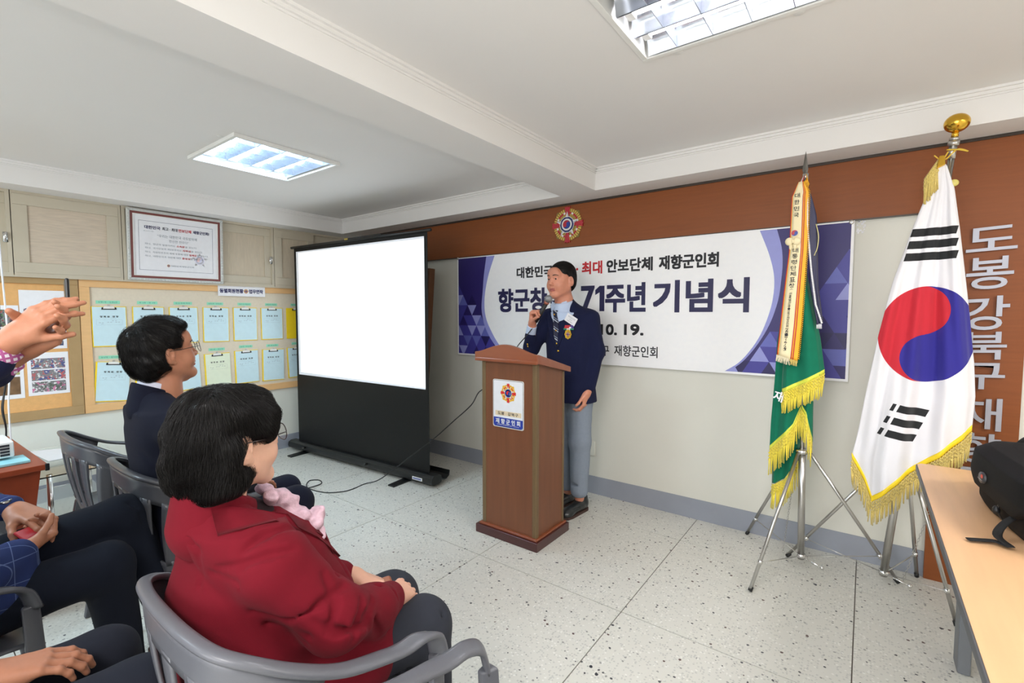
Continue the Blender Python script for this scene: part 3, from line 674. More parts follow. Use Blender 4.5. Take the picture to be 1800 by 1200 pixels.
for ch, z, wd, ht, x in (('도', 1.765, .178, .115, 2.228), ('봉', 1.600, .165, .155, 2.228), ('강', 1.405, .165, .165, 2.222), ('북', 1.245, .16, .135, 2.222), ('구', 1.095, .16, .13, 2.222), ('재', .905, .155, .16, 2.222), ('향', .735, .155, .15, 2.225), ('군', .565, .16, .14, 2.225), ('인', .405, .15, .14, 2.225), ('회', .245, .155, .15, 2.225)):
    c = bpy.data.curves.new('letter', 'FONT'); c.body = ch; c.size = 1; c.offset = .012; c.extrude = .05; c.bevel_depth = 0; c.resolution_u = 4
    o = bpy.data.objects.new('t', c); COL.objects.link(o); me = bpy.data.meshes.new_from_object(o.evaluated_get(bpy.context.evaluated_depsgraph_get())); bpy.data.objects.remove(o)
    V = np.array([v.co[:] for v in me.vertices]); lo, hi = V.min(0), V.max(0); V -= (lo+hi)/2; V[:, 0] *= wd/(hi[0]-lo[0]); V[:, 1] *= ht/(hi[1]-lo[1]); V[:, 2] = (V[:, 2]/.05)*.005
    V[:, 1] += V[:, 0]*.05; A = np.array(wallM((x, BW-.034, z))); V = V@A[:3, :3].T+A[:3, 3]-np.array(t['_o'])
    for v, p in zip(me.vertices, V): v.co = p
    me.materials.clear(); me.materials.append(LETT); me.name = 'letter'; link('letter', me, t)
t = thing('wall_outlet', 'blank white wall plate low behind speaker', 'outlet', (.09, BW, .36))
obj('plate', MB().box((.03, BW-.012, .30), (.108, BW, .415)), mat('plate_ivory', rgb(228, 227, 216), .4), t, bevel=.003)
t = thing('wall_sticker', 'small glittery white sticker right of banner top corner', 'sticker', (1.715, BW, 1.88))
m = MB(); rr = random.Random(5)
for i in range(26): m.sphere((1.715+rr.uniform(-.018, .018), BW-.001, 1.88+rr.uniform(-.035, .035)), (rr.uniform(.003, .007), .0015, rr.uniform(.003, .007)), 6)
obj('flakes', m, PAPER, t)
# ------------------------------------------------------------------ leaning board, projector screen
DKW = mat('dark_brown_wood', rgb(104, 66, 40), .45, noise=.25, nscale=5, stretch=(3, 3, .4))
t = thing('leaning_board', 'tall brown wooden board standing behind the projector screen', 'board', (-1.9, 1.13, 0))
M = Matrix.Translation((-1.60, 1.10, 0)) @ Matrix.Rotation(math.radians(3.2), 4, 'Y') @ Matrix.Rotation(math.radians(-3.0), 4, 'X')
M = Matrix.Translation((-1.665, 1.07, .004)) @ Matrix.Rotation(math.radians(2.9), 4, 'Y') @ Matrix.Rotation(math.radians(-2.2), 4, 'X')
obj('panel', MB().box((-.62, .0, .0), (-.03, .03, 1.82), M=M), mat('near_black_panel', rgb(52, 44, 40), .5), t)
m = MB().box((-.03, -.025, 0), (0, .045, 1.83), M=M).box((-.65, -.025, 0), (-.62, .045, 1.83), M=M).box((-.62, -.02, 1.80), (-.03, .04, 1.83), M=M)
obj('edge_frame', m, DKW, t, bevel=.002)
t = thing('projector_screen', 'floor standing projector screen, glowing white picture over black skirt', 'projector screen', (-1.965, .55, 0))
A = Vector((-2.842, .5, 0)); B = Vector((-1.089, .6, 0)); dx = (B-A).normalized(); ang = math.atan2(dx.y, dx.x); Wd = (B-A).length
MS = Matrix.Translation(A) @ Matrix.Rotation(ang, 4, 'Z')           # local x along the screen, -y towards the room
obj('fabric', MB().box((-.035, .001, .10), (Wd+.035, .003, 2.055), M=MS), mat('screen_black', rgb(11, 12, 13), .42, spec=.3), t)
wm = mat('screen_white_glow', rgb(225, 228, 235), .7, emit=(.93, .96, 1), es=.18)  # faint glow put into the white border in place of projector light
obj('picture_area', MB().box((0, -.0005, .786), (Wd, .0008, 2.018), M=MS), wm, t)
obj('projected_picture', MB().add([MS@Vector(p) for p in ((.035, -.0012, .812), (Wd, -.0012, .80), (Wd, -.0012, 2.0), (.035, -.0012, 2.005))], [(0, 1, 2, 3)]), mat('projected_light', rgb(235, 238, 242), .7, emit=(.93, .97, 1), es=.7), t)  # emission stands in for the projector's beam reflected by the screen
obj('top_bar', MB().tube([MS@Vector((-.075, 0, 2.062)), MS@Vector((Wd+.075, 0, 2.062))], .013, 12), BLACKM, t, True)
obj('handle', MB().box((Wd*.47, -.012, 2.068), (Wd*.72, .008, 2.083), M=MS), BLACKM, t, bevel=.003)
obj('catch', MB().box((Wd*.445, -.014, 2.066), (Wd*.47, .008, 2.082), M=MS), mat('brass', rgb(200, 180, 90), .3, .8), t)
cs = [(-.055, .03), (-.062, .055), (-.055, .085), (-.03, .10), (.03, .10), (.055, .085), (.062, .055), (.055, .03), (.03, .022), (-.03, .022)]
def case(x0, x1):
    m = MB(); n = len(cs); m.add([MS@Vector((x, y, z)) for x in (x0, x1) for y, z in cs], [tuple(range(n)), tuple(range(n, 2*n))[::-1]]+[(i, n+i, n+(i+1) % n, (i+1) % n) for i in range(n)]); return m
obj('case', case(-.12, Wd+.10), BLACKM, t, bevel=.003)
obj('case_end', case(-.135, -.12), BLACKM, t, bevel=.003); obj('case_end', case(Wd+.10, Wd+.115), BLACKM, t, bevel=.003)
lid = MB(); pr = [(.055, .06), (.085, .035), (.13, .03), (.165, .05), (.175, .09), (.168, .095), (.158, .058), (.13, .04), (.09, .045), (.062, .068)]
n = len(pr); lid.add([MS@Vector((x, y, z)) for x in (-.12, Wd+.10) for y, z in pr], [tuple(range(n)), tuple(range(n, 2*n))[::-1]]+[(i, n+i, n+(i+1) % n, (i+1) % n) for i in range(n)]); obj('lid', lid, BLACKM, t)
for x in (.10, Wd-.22):
    obj('foot', MB().add([MS@Vector(p) for p in [(x-.02, -.20, 0), (x+.05, -.20, 0), (x+.05, .15, 0), (x-.02, .15, 0), (x-.02, -.20, .012), (x+.05, -.20, .012), (x+.05, .15, .022), (x-.02, .15, .022)]], [(0,3,2,1),(4,5,6,7),(0,1,5,4),(1,2,6,5),(2,3,7,6),(3,0,4,7)]), BLACKM, t, bevel=.003)
for x in (.16, Wd*.62): obj('knob', MB().tube([MS@Vector((x, -.06, .07)), MS@Vector((x, -.09, .07))], .010, 10), BLACKM, t, True)
ml = MB(); ml.box((Wd-.10, -.0632, .045), (Wd+.01, -.0605, .07), 0, MS)
for k in range(7): ml.box((Wd-.092+k*.0135, -.0638, .050), (Wd-.082+k*.0135, -.0632, .064), 1, MS)
obj('maker_plate', ml, [WHITE, mat('label_blue', rgb(40, 60, 150), .5)], t)
# ------------------------------------------------------------------ podium
PW = mat('podium_walnut', rgb(118, 72, 46), .42, noise=.16, nscale=7, stretch=(5, 5, .35))
PT = mat('podium_cherry', rgb(140, 74, 44), .3, noise=.12, nscale=6, stretch=(.4, 4, 4), coat=.3)
PB = mat('podium_plinth', rgb(70, 30, 30), .3, noise=.1, coat=.3)
PO = mat('podium_corner_post', rgb(112, 90, 60), .45, noise=.12, nscale=8, stretch=(4, 4, .5))
t = thing('podium', 'brown wooden lectern with arched top and association plate', 'podium', (.02, .40, 0))
x0, x1, y0, y1 = -.180, .236, .240, .560
obj('plinth', MB().box((x0-.035, y0-.027, 0), (x1+.024, y1+.027, .055)), PB, t, bevel=.004)
obj('plinth_cap', MB().box((x0-.016, y0-.014, .055), (x1+.012, y1+.014, .068)), PT, t, bevel=.003)
ztf, ztb = 1.112, 1.040
def wedge(xa, xb, ya, yb, z0_, za_, zb_): return MB().add([(xa, ya, z0_), (xb, ya, z0_), (xb, yb, z0_), (xa, yb, z0_), (xa, ya, za_), (xb, ya, za_), (xb, yb, zb_), (xa, yb, zb_)], [(0,3,2,1),(4,5,6,7),(0,1,5,4),(1,2,6,5),(2,3,7,6),(3,0,4,7)])
obj('front_panel', MB().box((x0+.02, y0+.004, .066), (x1-.02, y0+.02, ztf)), PW, t)
for xs_ in ((x0+.004, x0+.02), (x1-.02, x1-.004)): obj('side_panel', wedge(xs_[0], xs_[1], y0+.02, y1-.006, .066, ztf-.004, ztb), PW, t)
for (px, py, zz) in ((x0, y0, ztf), (x1-.03, y0, ztf)): obj('corner_post', MB().box((px, py, .066), (px+.03, py+.03, zz)), PO, t, bevel=.004)
for px in (x0, x1-.02): obj('corner_post', MB().box((px, y1-.022, .066), (px+.02, y1, ztb)), PO, t, bevel=.003)
obj('shelf', MB().box((x0+.02, y0+.02, .62), (x1-.02, y1-.01, .638)), PW, t)
m = MB(); n = 20; xa, xb = x0-.028, x1+.028; ya = y0-.035; dy = .022
arch = [(xa+(xb-xa)*i/n, 1.165+.052*max(0, math.sin(PI*i/n))**1.6) for i in range(n+1)]
vs = []
for x, z in arch: vs += [(x, ya, ztf), (x, ya, z), (x, ya+dy, z), (x, ya+dy, ztf)]
fs = [(4*i+a, 4*i+4+a, 4*i+4+(a+1) % 4, 4*i+(a+1) % 4) for i in range(n) for a in range(4)]+[(0, 1, 2, 3), (4*n+3, 4*n+2, 4*n+1, 4*n)]
obj('arched_front', m.add(vs, fs), PT, t, bevel=.003)
obj('moulding', MB().box((xa+.002, ya-.004, ztf-.003), (xb-.002, ya+.01, ztf+.018)), PT, t, bevel=.004)
for xs_ in ((xa, xa+.02), (xb-.02, xb)):
    obj('side_rail', MB().add([(xs_[0], ya+dy, ztf), (xs_[1], ya+dy, ztf), (xs_[1], y1+.03, ztb-.008), (xs_[0], y1+.03, ztb-.008), (xs_[0], ya+dy, 1.165), (xs_[1], ya+dy, 1.165), (xs_[1], y1+.03, ztb+.026), (xs_[0], y1+.03, ztb+.026)], [(0,3,2,1),(4,5,6,7),(0,1,5,4),(1,2,6,5),(2,3,7,6),(3,0,4,7)]), PT, t, bevel=.003)
obj('reading_top', MB().add([(xa+.02, ya+dy, ztf), (xb-.02, ya+dy, ztf), (xb-.02, y1+.03, ztb-.006), (xa+.02, y1+.03, ztb-.006), (xa+.02, ya+dy, ztf+.02), (xb-.02, ya+dy, ztf+.02), (xb-.02, y1+.03, ztb+.012), (xa+.02, y1+.03, ztb+.012)], [(0,3,2,1),(4,5,6,7),(0,1,5,4),(1,2,6,5),(2,3,7,6),(3,0,4,7)]), PT, t)
pl = MB(); Mp = wallM((.028, y0+.003, .851)); hw, hz, r_ = .117, .148, .012
def rrect(w_, h_, r): return [(sx*(w_-r)+r*math.cos(a), sy*(h_-r)+r*math.sin(a)) for sx, sy, a0 in ((1, 1, 0), (-1, 1, PI/2), (-1, -1, PI), (1, -1, 1.5*PI)) for a in [a0+PI/2*k/5 for k in range(6)]]
plo = obj('name_plate', pl.prism(rrect(hw, hz, r_), 0, .004, Mp), WHITE, t)
d = MB(); poly(d, rrect(hw-.004, hz-.004, r_-.003), Mp, .0044, 1); poly(d, rrect(hw-.006, hz-.006, r_-.004), Mp, .0046, 0)
poly(d, [(-hw+.006, -hz+.016), (-hw+.012, -hz+.008), (-hw+.018, -hz+.006), (hw-.018, -hz+.006), (hw-.012, -hz+.008), (hw-.006, -hz+.016), (hw-.006, -.087), (-hw+.006, -.087)], Mp, .0049, 2)
poly(d, [(-.098, -.075), (.100, -.073), (.100, -.044), (-.098, -.046)], Mp, .0049, 3)
text(d, '도봉 · 강북구', .020, Mp@Matrix.Translation((.0, -.0595, .0053)), .155, .005, mi=1, res=2)
text(d, '재 향 군 인 회', .030, Mp@Matrix.Translation((0, -.109, .0053)), .185, .035, mi=0, res=3); text(d, 'KOREAN VETERANS ASSOCIATION', .0065, Mp@Matrix.Translation((0, -.131, .0053)), .165, mi=0, res=1)
e0 = obj('plate_print', d, [mat('plate_white', rgb(236, 238, 244), .3), INK, mat('plate_blue', rgb(44, 66, 164), .35), mat('plate_cream', rgb(232, 214, 184), .4)], plo)
e = MB(); emblem(e, .061, Mp@Matrix.Translation((.003, .068, .0049)), .00025); EM2 = [mat('print_gold', rgb(232, 184, 62), .4), MATS['emblem_dark_gold'], mat('print_red', rgb(216, 44, 44), .4), mat('print_navy', rgb(40, 62, 150), .4)]+EMB[4:]
obj('crest', e, EM2, plo)
e0.location -= Vector(t['_o'])*0
# ------------------------------------------------------------------ flags on tripod stands
def tripod(name, label, base, hub_z, feet, pole_top, r=.0125):
    t = thing(name, label, 'flag stand', (base[0], base[1], 0), None)
    bx, by = base; H = Vector((bx, by, hub_z)); ax = (Vector(pole_top)-Vector((bx, by, .07))); axn = ax.normalized()
    at = lambda z: Vector((bx, by, .07))+ax*((z-.07)/ax.z)
    obj('centre_tube', MB().tube([at(.06), at(hub_z+.012)], .017, 14), STEEL, t, True)
    obj('hub', MB().tube([at(hub_z-.01), at(hub_z+.01)], .034, 16).tube([at(.07), at(.088)], .022, 14), CHROME, t, True)
    for f in feet:
        f = Vector(f); d = (f-H); d.z = 0; d.normalize(); top = at(hub_z)+d*.034
        lg = obj('leg', MB().tube([top, f+Vector((0, 0, .006))], .0088, 10), STEEL, t, True)
        obj('foot_cap', MB().tube([f+(top-f)*.035, f+Vector((0, 0, .005))], .0105, 10), BLACK if f.z > -1 else BLACK, lg, True)
        k = f+(top-f)*.20
        obj('brace', MB().tube([at(.078)+d*.02, k-Vector((0, 0, .0))], .004, 6, flat=.35, up=(0, 0, 1)), STEEL, t, True)
        obj('brace_collar', MB().tube([f+(top-f)*.19, f+(top-f)*.215], .012, 10), CHROME, t, True)
    e = at(.075)+Vector((.10, -.05, -.012)); obj('thumb_screw', MB().tube([at(.075), e], .004, 8).sphere(tuple(e), .011, 10), CHROME, t, True)
    return t, at
st1, at1 = tripod('flag_stand', 'chrome tripod stand holding the green flag with streamers', (1.515, .94), .66, [(1.334, .54, 0), (1.195, 1.215, 0), (1.938, 1.087, 0)], (1.4765, .9, 2.13))
st2, at2 = tripod('flag_stand', 'chrome tripod stand holding the white national flag', (1.873, 1.0), .70, [(1.437, 1.05, 0), (2.13, .80, 0), (2.02, 1.22, 0)], (2.045, .9, 2.20))
def chain(parent, a, b, n):
    m = MB(); a = Vector(a); b = Vector(b); d = (b-a).normalized(); s_ = d.cross(Vector((0, 1, 0))).normalized(); u = d.cross(s_)
    for i in range(n):
        c = a.lerp(b, (i+.5)/n); L_ = (b-a).length/n*.62; q = s_ if i % 2 else u
        m.tube([c+d*(L_*math.cos(k*PI/4))+q*(.0045*math.sin(k*PI/4)) for k in range(9)], .0011, 5, cap=False)
    obj('chain', m, STEEL, parent, True)
chain(st1, (1.47, .95, .55), (1.42, 1.02, .03), 34); chain(st2, (2.05, .98, .52), (1.95, 1.03, .03), 32)
# national flag
FLW = mat('flag_white_cloth', rgb(232, 231, 236), .8, noise=.015, nscale=20, bump=.12, bscale=500, sheen=.15)
t = thing('national_flag', 'white national flag with red and blue disc, gold ball pole, right side', 'flag', (2.0, .9, .09))
obj('pole', MB().tube([at2(.09), at2(2.10)], .0125, 14).tube([at2(2.10), at2(2.155)], .0145, 14).tube([at2(2.155), at2(2.175)], .021, 16).tube([at2(2.178), at2(2.19)], .018, 16), STEEL, t, True)
obj('finial', MB().tube([at2(2.19), at2(2.215)], .013, 12).sphere(tuple(at2(2.252)), (.046, .046, .040), 28), GOLD, t, True)
def interp(tab, z): zz = [p[1] for p in tab][::-1]; return np.interp(z, zz, [p[0] for p in tab][::-1])
FL = [(2.004, 2.075), (1.996, 2.069), (1.958, 1.949), (1.914, 1.8), (1.848, 1.54), (1.807, 1.304), (1.764, .986), (1.743, .812), (1.722, .679)]
FR = [(2.012, 2.075), (2.019, 2.065), (2.049, 1.96), (2.075, 1.783), (2.102, 1.581), (2.128, 1.38), (2.151, 1.18), (2.161, 1.029), (2.156, .883)]
def f2(u, v, dz=0):
    zb = float(np.interp(u, [0, .13, .20, .5, .78, 1], [.679, .575, .487, .640, .775, .883])); z = 2.072+(zb-2.072)*v
    l = interp(FL, z); r = interp(FR, z); x = l+(r-l)*u
    amp = min(1, v*1.4)
    y = .845+.03*amp*(.5-.5*math.cos(2*PI*(u-.15)*1.0))-.02*amp*math.sin(2*PI*(2.6*u+.35*v))-.008*amp*math.sin(2*PI*(6.5*u-.6*v))*(1-.4*v)
    if u < .2: y += ((.2-u)/.2)**.8*.075*min(1, max(0, v-.45)*2.2)
    y += .05*max(0, u-.93)/.07*amp+(1-amp)*.02
    return (x, y, z)
nu, nv = 90, 130
obj('cloth', MB().grid([[f2(i/nu, j/nv) for i in range(nu+1)] for j in range(nv+1)]), FLW, t, True).modifiers.new('solid', 'SOLIDIFY').thickness = .0015
x_, y_, z_ = objxyz(FLW)
def rect(cx, cz, w_, h_, ang, shear=0):
    c, s_ = math.cos(ang), math.sin(ang); a = (x_-(cx-2.0))*c+(z_-(cz-.09))*s_; b = (z_-(cz-.09))*c-(x_-(cx-2.0))*s_
    return (a-b*shear).abs().lt(w_/2)*b.abs().lt(h_/2)
RED, BLU, BLK = rgb(196, 30, 48), rgb(40, 34, 140), rgb(22, 24, 28)
cx, cz, rx, rz = 1.9795, 1.3065, .1765, .2215
def ell_(ax, az, r1, r2): a = (x_-(ax-2.0))/r1; b = (z_-(az-.09))/r2; return (a*a+b*b).lt(1)
big = ell_(cx, cz, rx, rz); up = ell_(1.965, 1.417, rx*.53, rz*.5); lowc = ell_(1.985, 1.195, rx*.55, rz*.5)
left = ((x_-(cx-2.0)) + (z_-(cz-.09))*.12).lt(-.004)
redm = big*maxx(up, left*(1-lowc))
bars = None
layers = [(big, BLU), (redm, RED)]
for i in range(3):
    cc = 1.775-.055*i; layers.append((rect(1.988-.004*i, cc, .158+.012*i, .036, .02, .25), BLK))
for i in range(3):
    layers.append((rect(1.946-.020*i, .945-.062*i, .110, .036, -.16, .22), BLK)); layers.append((rect(1.873-.021*i, .957-.062*i, .014, .036, -.16, .22), BLK))
colour(FLW, layers)
YB_ = mat('yellow_satin', rgb(250, 215, 30), .45, bump=.3, bscale=80)
nb = 110; bd = MB(); rows = []
for j in range(4):
    rows.append([])
    for i in range(nb+1):
        p = f2(i/nb, 1); q = f2(i/nb, .965)
        rows[-1].append((p[0]+(q[0]-p[0])*0, p[1]-.004-.003*math.sin(PI*j/3), p[2]-.012+.030*j/3))
obj('border', bd.grid(rows), YB_, t, True).modifiers.new('solid', 'SOLIDIFY').thickness = .006
def fringe(name, edge, parent, m_, L1, L2, n, r=.0021, th=.0025, seed=0, yoff=0, rnd=.012):
    rr = random.Random(seed); m = MB(); E_ = [Vector(edge(i/n)) for i in range(n+1)]
    for rw in range(3):                                            # knotted lattice
        za = -L1*rw/3; zb = -L1*(rw+1)/3
        for i in range(0, n-1, 2):
            for a, b in ((i, i+2), (i+2, i)):
                if b > n or a > n: continue
                p = E_[a]+Vector((0, 0, za)); q = E_[b]+Vector((0, 0, zb)); c = (p+q)/2+Vector((0, -.003, 0))
                m.tube([p, c, q], th, 4)
            if i % 4 == 0: m.sphere(tuple(E_[i]+Vector((0, -.002, zb))), th*1.9, 6)
    for i in range(n):
        p = E_[i]+Vector((0, rr.uniform(-.003, .003), -L1*.9)); sx = rr.uniform(-.006, .006); l_ = L2*rr.uniform(.86, 1.05)
        m.tube([p, p+Vector((sx*.5, rr.uniform(-.004, .004), -l_*.5)), p+Vector((sx, rr.uniform(-rnd*.3, rnd*.3), -l_))], [r, r*1.05, r*.9], 5)
    o = obj(name, m, m_, parent, True); o['kind'] = 'stuff'; return o
FG = mat('gold_fringe', rgb(214, 190, 104), .55, noise=.3, nscale=300, sheen=.3); FY = mat('yellow_fringe', rgb(238, 216, 66), .6, noise=.15, nscale=200, sheen=.3)
fringe('fringe', lambda u: (lambda p: (p[0], p[1]-.004, p[2]-.014))(f2(u, 1)), t, FG, .05, .075, 96, .0024, .0026, 1)
m = MB(); a = at2(2.13)
m.tube(catmull([a+Vector((-.02, -.01, .01)), a+Vector((.02, -.02, 0)), a+Vector((.05, -.01, -.01)), a+Vector((.015, -.015, .004)), a+Vector((-.02, -.012, -.03)), (2.005, .86, 2.10)], 6), .0035, 6)
m.tube(catmull([a+Vector((-.015, -.012, .0)), a+Vector((-.03, -.02, -.03)), (1.995, .865, 2.095), (1.975, .86, 2.115)], 6), .003, 6)
obj('cord', m, mat('gold_cord', rgb(222, 184, 60), .5), t, True)
obj('corner_cap', MB().add([(1.985, .845, 2.052), (2.014, .845, 2.066), (2.010, .85, 2.108), (1.992, .85, 2.108), (1.985, .872, 2.052), (2.014, .872, 2.066), (2.010, .868, 2.108), (1.992, .868, 2.108)], [(0,1,2,3),(7,6,5,4),(0,4,5,1),(1,5,6,2),(2,6,7,3),(3,7,4,0)]), GOLD, t, bevel=.003)
fringe('tassel', lambda u: (1.990-.045*u, .862-.01*math.sin(3*u), 2.095-.08*u), t, FG, .05, .085, 26, .0026, .0028, 4)
obj('clip_tab', MB().sphere((2.048, .875, 1.985), (.017, .009, .016), 12), mat('pale_yellow_plastic', rgb(214, 200, 110), .4), t, True)
# association flag with streamers
GRN = mat('green_velvet', rgb(6, 112, 84), .75, noise=.10, nscale=14, sheen=.15, spec=.2, bump=.15, bscale=300)
t = thing('association_flag', 'green velvet flag with yellow fringe on spear topped pole', 'flag', (1.515, .94, .09))
obj('pole', MB().tube([at1(.09), at1(2.115)], .011, 12).tube([at1(2.10), at1(2.13)], .014, 12), STEEL, t, True)
a = at1(2.125); u_ = (at1(2.2)-at1(2.1)).normalized()
sp = MB(); rg = [(0, .009, .009), (.012, .012, .007), (.028, .016, .005), (.06, .010, .004), (.095, .005, .003), (.118, .0008, .0008)]
vs = []; 
for h_, wx, wy in rg: c = a+u_*h_; vs += [c+Vector((-wx, 0, 0)), c+Vector((0, -wy, 0)), c+Vector((wx*.7, 0, 0)), c+Vector((0, wy, 0))]
sp.add(vs, [(4*i+k, 4*i+(k+1) % 4, 4*i+4+(k+1) % 4, 4*i+4+k) for i in range(len(rg)-1) for k in range(4)]+[(3, 2, 1, 0)]); obj('spear_point', sp, mat('dull_spear_metal', rgb(120, 118, 114), .35, .8), t)
def sheet(name, Lt, Rt, zt, zb, y0, amp, nf, mat_, parent, ph=0, nu=50, nv=70, th=.002):
    def f(u, v):
        b = float(np.interp(u, zb[0], zb[1])); z = zt+(b-zt)*v; l = interp(Lt, z); r = interp(Rt, z)
        a_ = amp*min(1, .25+v); y = y0-a_*math.sin(2*PI*(nf*u)+ph+v*.8)+.03*max(0, abs(u-.5)-.38)/.12*min(1, v*2)
        return (l+(r-l)*u, y, z)
    o = obj(name, MB().grid([[f(i/nu, j/nv) for i in range(nu+1)] for j in range(nv+1)]), mat_, parent, True); o.modifiers.new('solid', 'SOLIDIFY').thickness = th
    return f
fA = sheet('cloth_fold', [(1.455, 2.04), (1.44, 1.7), (1.42, 1.35), (1.405, 1.1), (1.403, .97)], [(1.48, 2.04), (1.497, 1.607), (1.567, 1.273), (1.592, 1.098), (1.596, 1.0)], 2.03, ([0, 1], [.978, 1.095]), .872, .012, 1.6, GRN, t, .6)
fB = sheet('cloth_fold', [(1.44, 2.04), (1.40, 1.5), (1.368, 1.25), (1.363, 1.058), (1.35, .80), (1.347, .64)], [(1.475, 2.04), (1.49, 1.5), (1.53, 1.2), (1.545, .95), (1.55, .7)], 2.0, ([0, .55, .72, .86, 1], [.646, .79, .90, .86, .72]), .905, .018, 1.9, GRN, t, 2.2)
fC = sheet('cloth_fold', [(1.38, 1.2), (1.362, .8), (1.36, .55)], [(1.50, 1.2), (1.50, .8), (1.48, .55)], 1.1, ([0, .5, 1], [.44, .48, .60]), .955, .014, 1.4, GRN, t, .4)
def edge(f, off): return lambda u: (lambda p: (p[0], p[1]-off, p[2]-.004))(f(u, 1))
BORD = mat('yellow_border_cloth', rgb(222, 226, 78), .6)
for f, off in ((fA, .004), (fB, .004)):
    obj('border', MB().grid([[(f(i/40, 1)[0], f(i/40, 1)[1]-.004, f(i/40, 1)[2]-.006+.024*j/2) for i in range(41)] for j in range(3)]), BORD, t, True).modifiers.new('solid', 'SOLIDIFY').thickness = .004
fringe('fringe', edge(fA, .005), t, FY, .05, .075, 44, .0026, .003, 2); fringe('fringe', edge(fB, .005), t, FY, .055, .10, 46, .0026, .003, 3); fringe('fringe', edge(fC, .004), t, FY, .05, .10, 30, .0026, .003, 5)
l = MB(); text(l, '재', .055, wallM((1.390, .872, .955), .25), .045, .02, mi=0); obj('white_lettering', l, FLW if False else PAPER, t)
# streamers
t = thing('award_streamer', 'cream award streamer with red and gold edges and brush lettering', 'streamer', (1.46, .85, 1.6), None)
SLt = [(1.452, 2.085), (1.446, 2.069), (1.422, 2.008), (1.418, 1.72), (1.393, 1.406), (1.378, 1.176)]; SRt = [(1.478, 2.085), (1.478, 2.072), (1.497, 2.029), (1.499, 1.737), (1.486, 1.349), (1.474, 1.148)]
def fs(u, v):
    zb = 1.183-.03*u; z = 2.08+(zb-2.08)*v; l_ = interp(SLt, z); r_ = interp(SRt, z)
    return (l_+(r_-l_)*u, .850-.010*math.sin(PI*u)*min(1, .3+v)+.004*math.sin(9*v), z)
st_m = [mat('streamer_cream', rgb(240, 226, 184), .55), mat('streamer_red', rgb(190, 42, 48), .55), mat('streamer_gold', rgb(242, 178, 40), .55)]
cutsu = [(0, .05, 1), (.05, .09, 2), (.09, .66, 0), (.66, .71, 1), (.71, .75, 2), (.75, .80, 1), (.80, 1, 2)]
m = MB()
for a_, b_, mi in cutsu: m.grid([[fs(a_+(b_-a_)*i/4, j/50) for i in range(5)] for j in range(51)], mi)
obj('ribbon', m, st_m, t, True).modifiers.new('solid', 'SOLIDIFY').thickness = .0015
fringe('fringe', lambda u: (lambda p: (p[0], p[1]-.001, p[2]))(fs(.0+.62*u, 1)), t, mat('cream_fringe', rgb(236, 226, 196), .7), .01, .026, 24, .0016, .0016, 7)
fringe('gold_fringe', lambda u: (lambda p: (p[0], p[1]-.001, p[2]))(fs(.66+.34*u, 1)), t, FG, .008, .022, 14, .0016, .0016, 8)
gf = MB()
for k in range(90):
    p = fs(1, .02+k*.0108); gf.tube([p, (p[0]+.007, p[1]-.002, p[2]-.006)], .0022, 4)
obj('edge_loops', gf, st_m[2], t, True)
def vert(s_, v0, v1, sz, u=.38):
    l = MB()
    for i, ch in enumerate(s_):
        if ch == ' ': continue
        v = v0+(v1-v0)*i/max(1, len(s_)-1); p = fs(u, v); q = fs(u, v+.02); an = math.atan2(q[0]-p[0], -(q[2]-p[2]))
        text(l, ch, sz*(.35 if ch in '.' else 1), wallM((p[0], p[1]-.0022, p[2]), an), None if ch in '.()' else sz*1.05, .01, mi=0, res=1)
    obj('lettering', l, INK, t)
vert('대한민국', .075, .185, .022, .33); vert('대통령단체표창', .385, .585, .024, .38); vert('서울특별시도봉·강북구재향군인회', .63, .82, .011, .36); vert('2010.6.23', .84, .955, .014, .36)
l = MB(); p = fs(.38, .607); text(l, '(', .016, wallM((p[0], p[1]-.0022, p[2]))@Matrix.Rotation(-PI/2, 4, 'Z'), None, .0, mi=0); p = fs(.38, .832); text(l, ')', .016, wallM((p[0], p[1]-.0022, p[2]))@Matrix.Rotation(-PI/2, 4, 'Z'), None, 0, mi=0)
obj('lettering', l, INK, t)
bw = MB(); c = Vector(fs(.22, .335))+Vector((0, -.012, 0))
for sx in (-1, 1): bw.sphere(tuple(c+Vector((sx*.017, 0, 0))), (.019, .009, .021), 12).sphere(tuple(c+Vector((sx*.010, .002, -.024))), (.008, .004, .02), 8)
bw.sphere(tuple(c+Vector((0, -.006, 0))), (.006, .006, .01), 10); obj('bow', bw, st_m[0], t, True)
e = MB(); Ms = wallM(tuple(c+Vector((.006, .0, .042)))); disc(e, 0, 0, .016, Ms, 0, mi=4); swirl(e, 0, 0, .015, Ms, .0008, 2, 5, .2); obj('round_crest', e, EMB, t)
t = thing('navy_streamer', 'dark navy streamer edged with white fringe, behind cream streamer', 'streamer', (1.53, .87, 1.6), None)
NLt = [(1.484, 2.03), (1.500, 1.843), (1.515, 1.55), (1.55, 1.36)]; NRt = [(1.50, 2.04), (1.533, 1.90), (1.540, 1.75), (1.55, 1.55), (1.576, 1.36)]
sheet('ribbon', NLt, NRt, 2.03, ([0, 1], [1.345, 1.355]), .864, .006, 1, mat('navy_ribbon', rgb(54, 54, 84), .5), t, 0, 14, 50)
m = MB()
for k in range(80):
    z = 2.02-k*.0084; x = interp([(1.492, 2.03), (1.497, 1.843), (1.521, 1.62), (1.545, 1.45), (1.576, 1.35)], z); m.sphere((x, .854, z), (.0055, .004, .005), 6)
for k in range(8): m.tube([(1.552+.003*k, .862, 1.35), (1.553+.003*k, .862, 1.325)], .0013, 4)
obj('white_fringe', m, PAPER, t, True)
obj('yellow_tail', MB().tube(catmull([(1.533, .868, 1.86), (1.545, .872, 1.80), (1.542, .87, 1.74), (1.530, .868, 1.70)], 5), .006, 8, flat=.4), mat('pale_ribbon', rgb(220, 212, 150), .6), t, True)
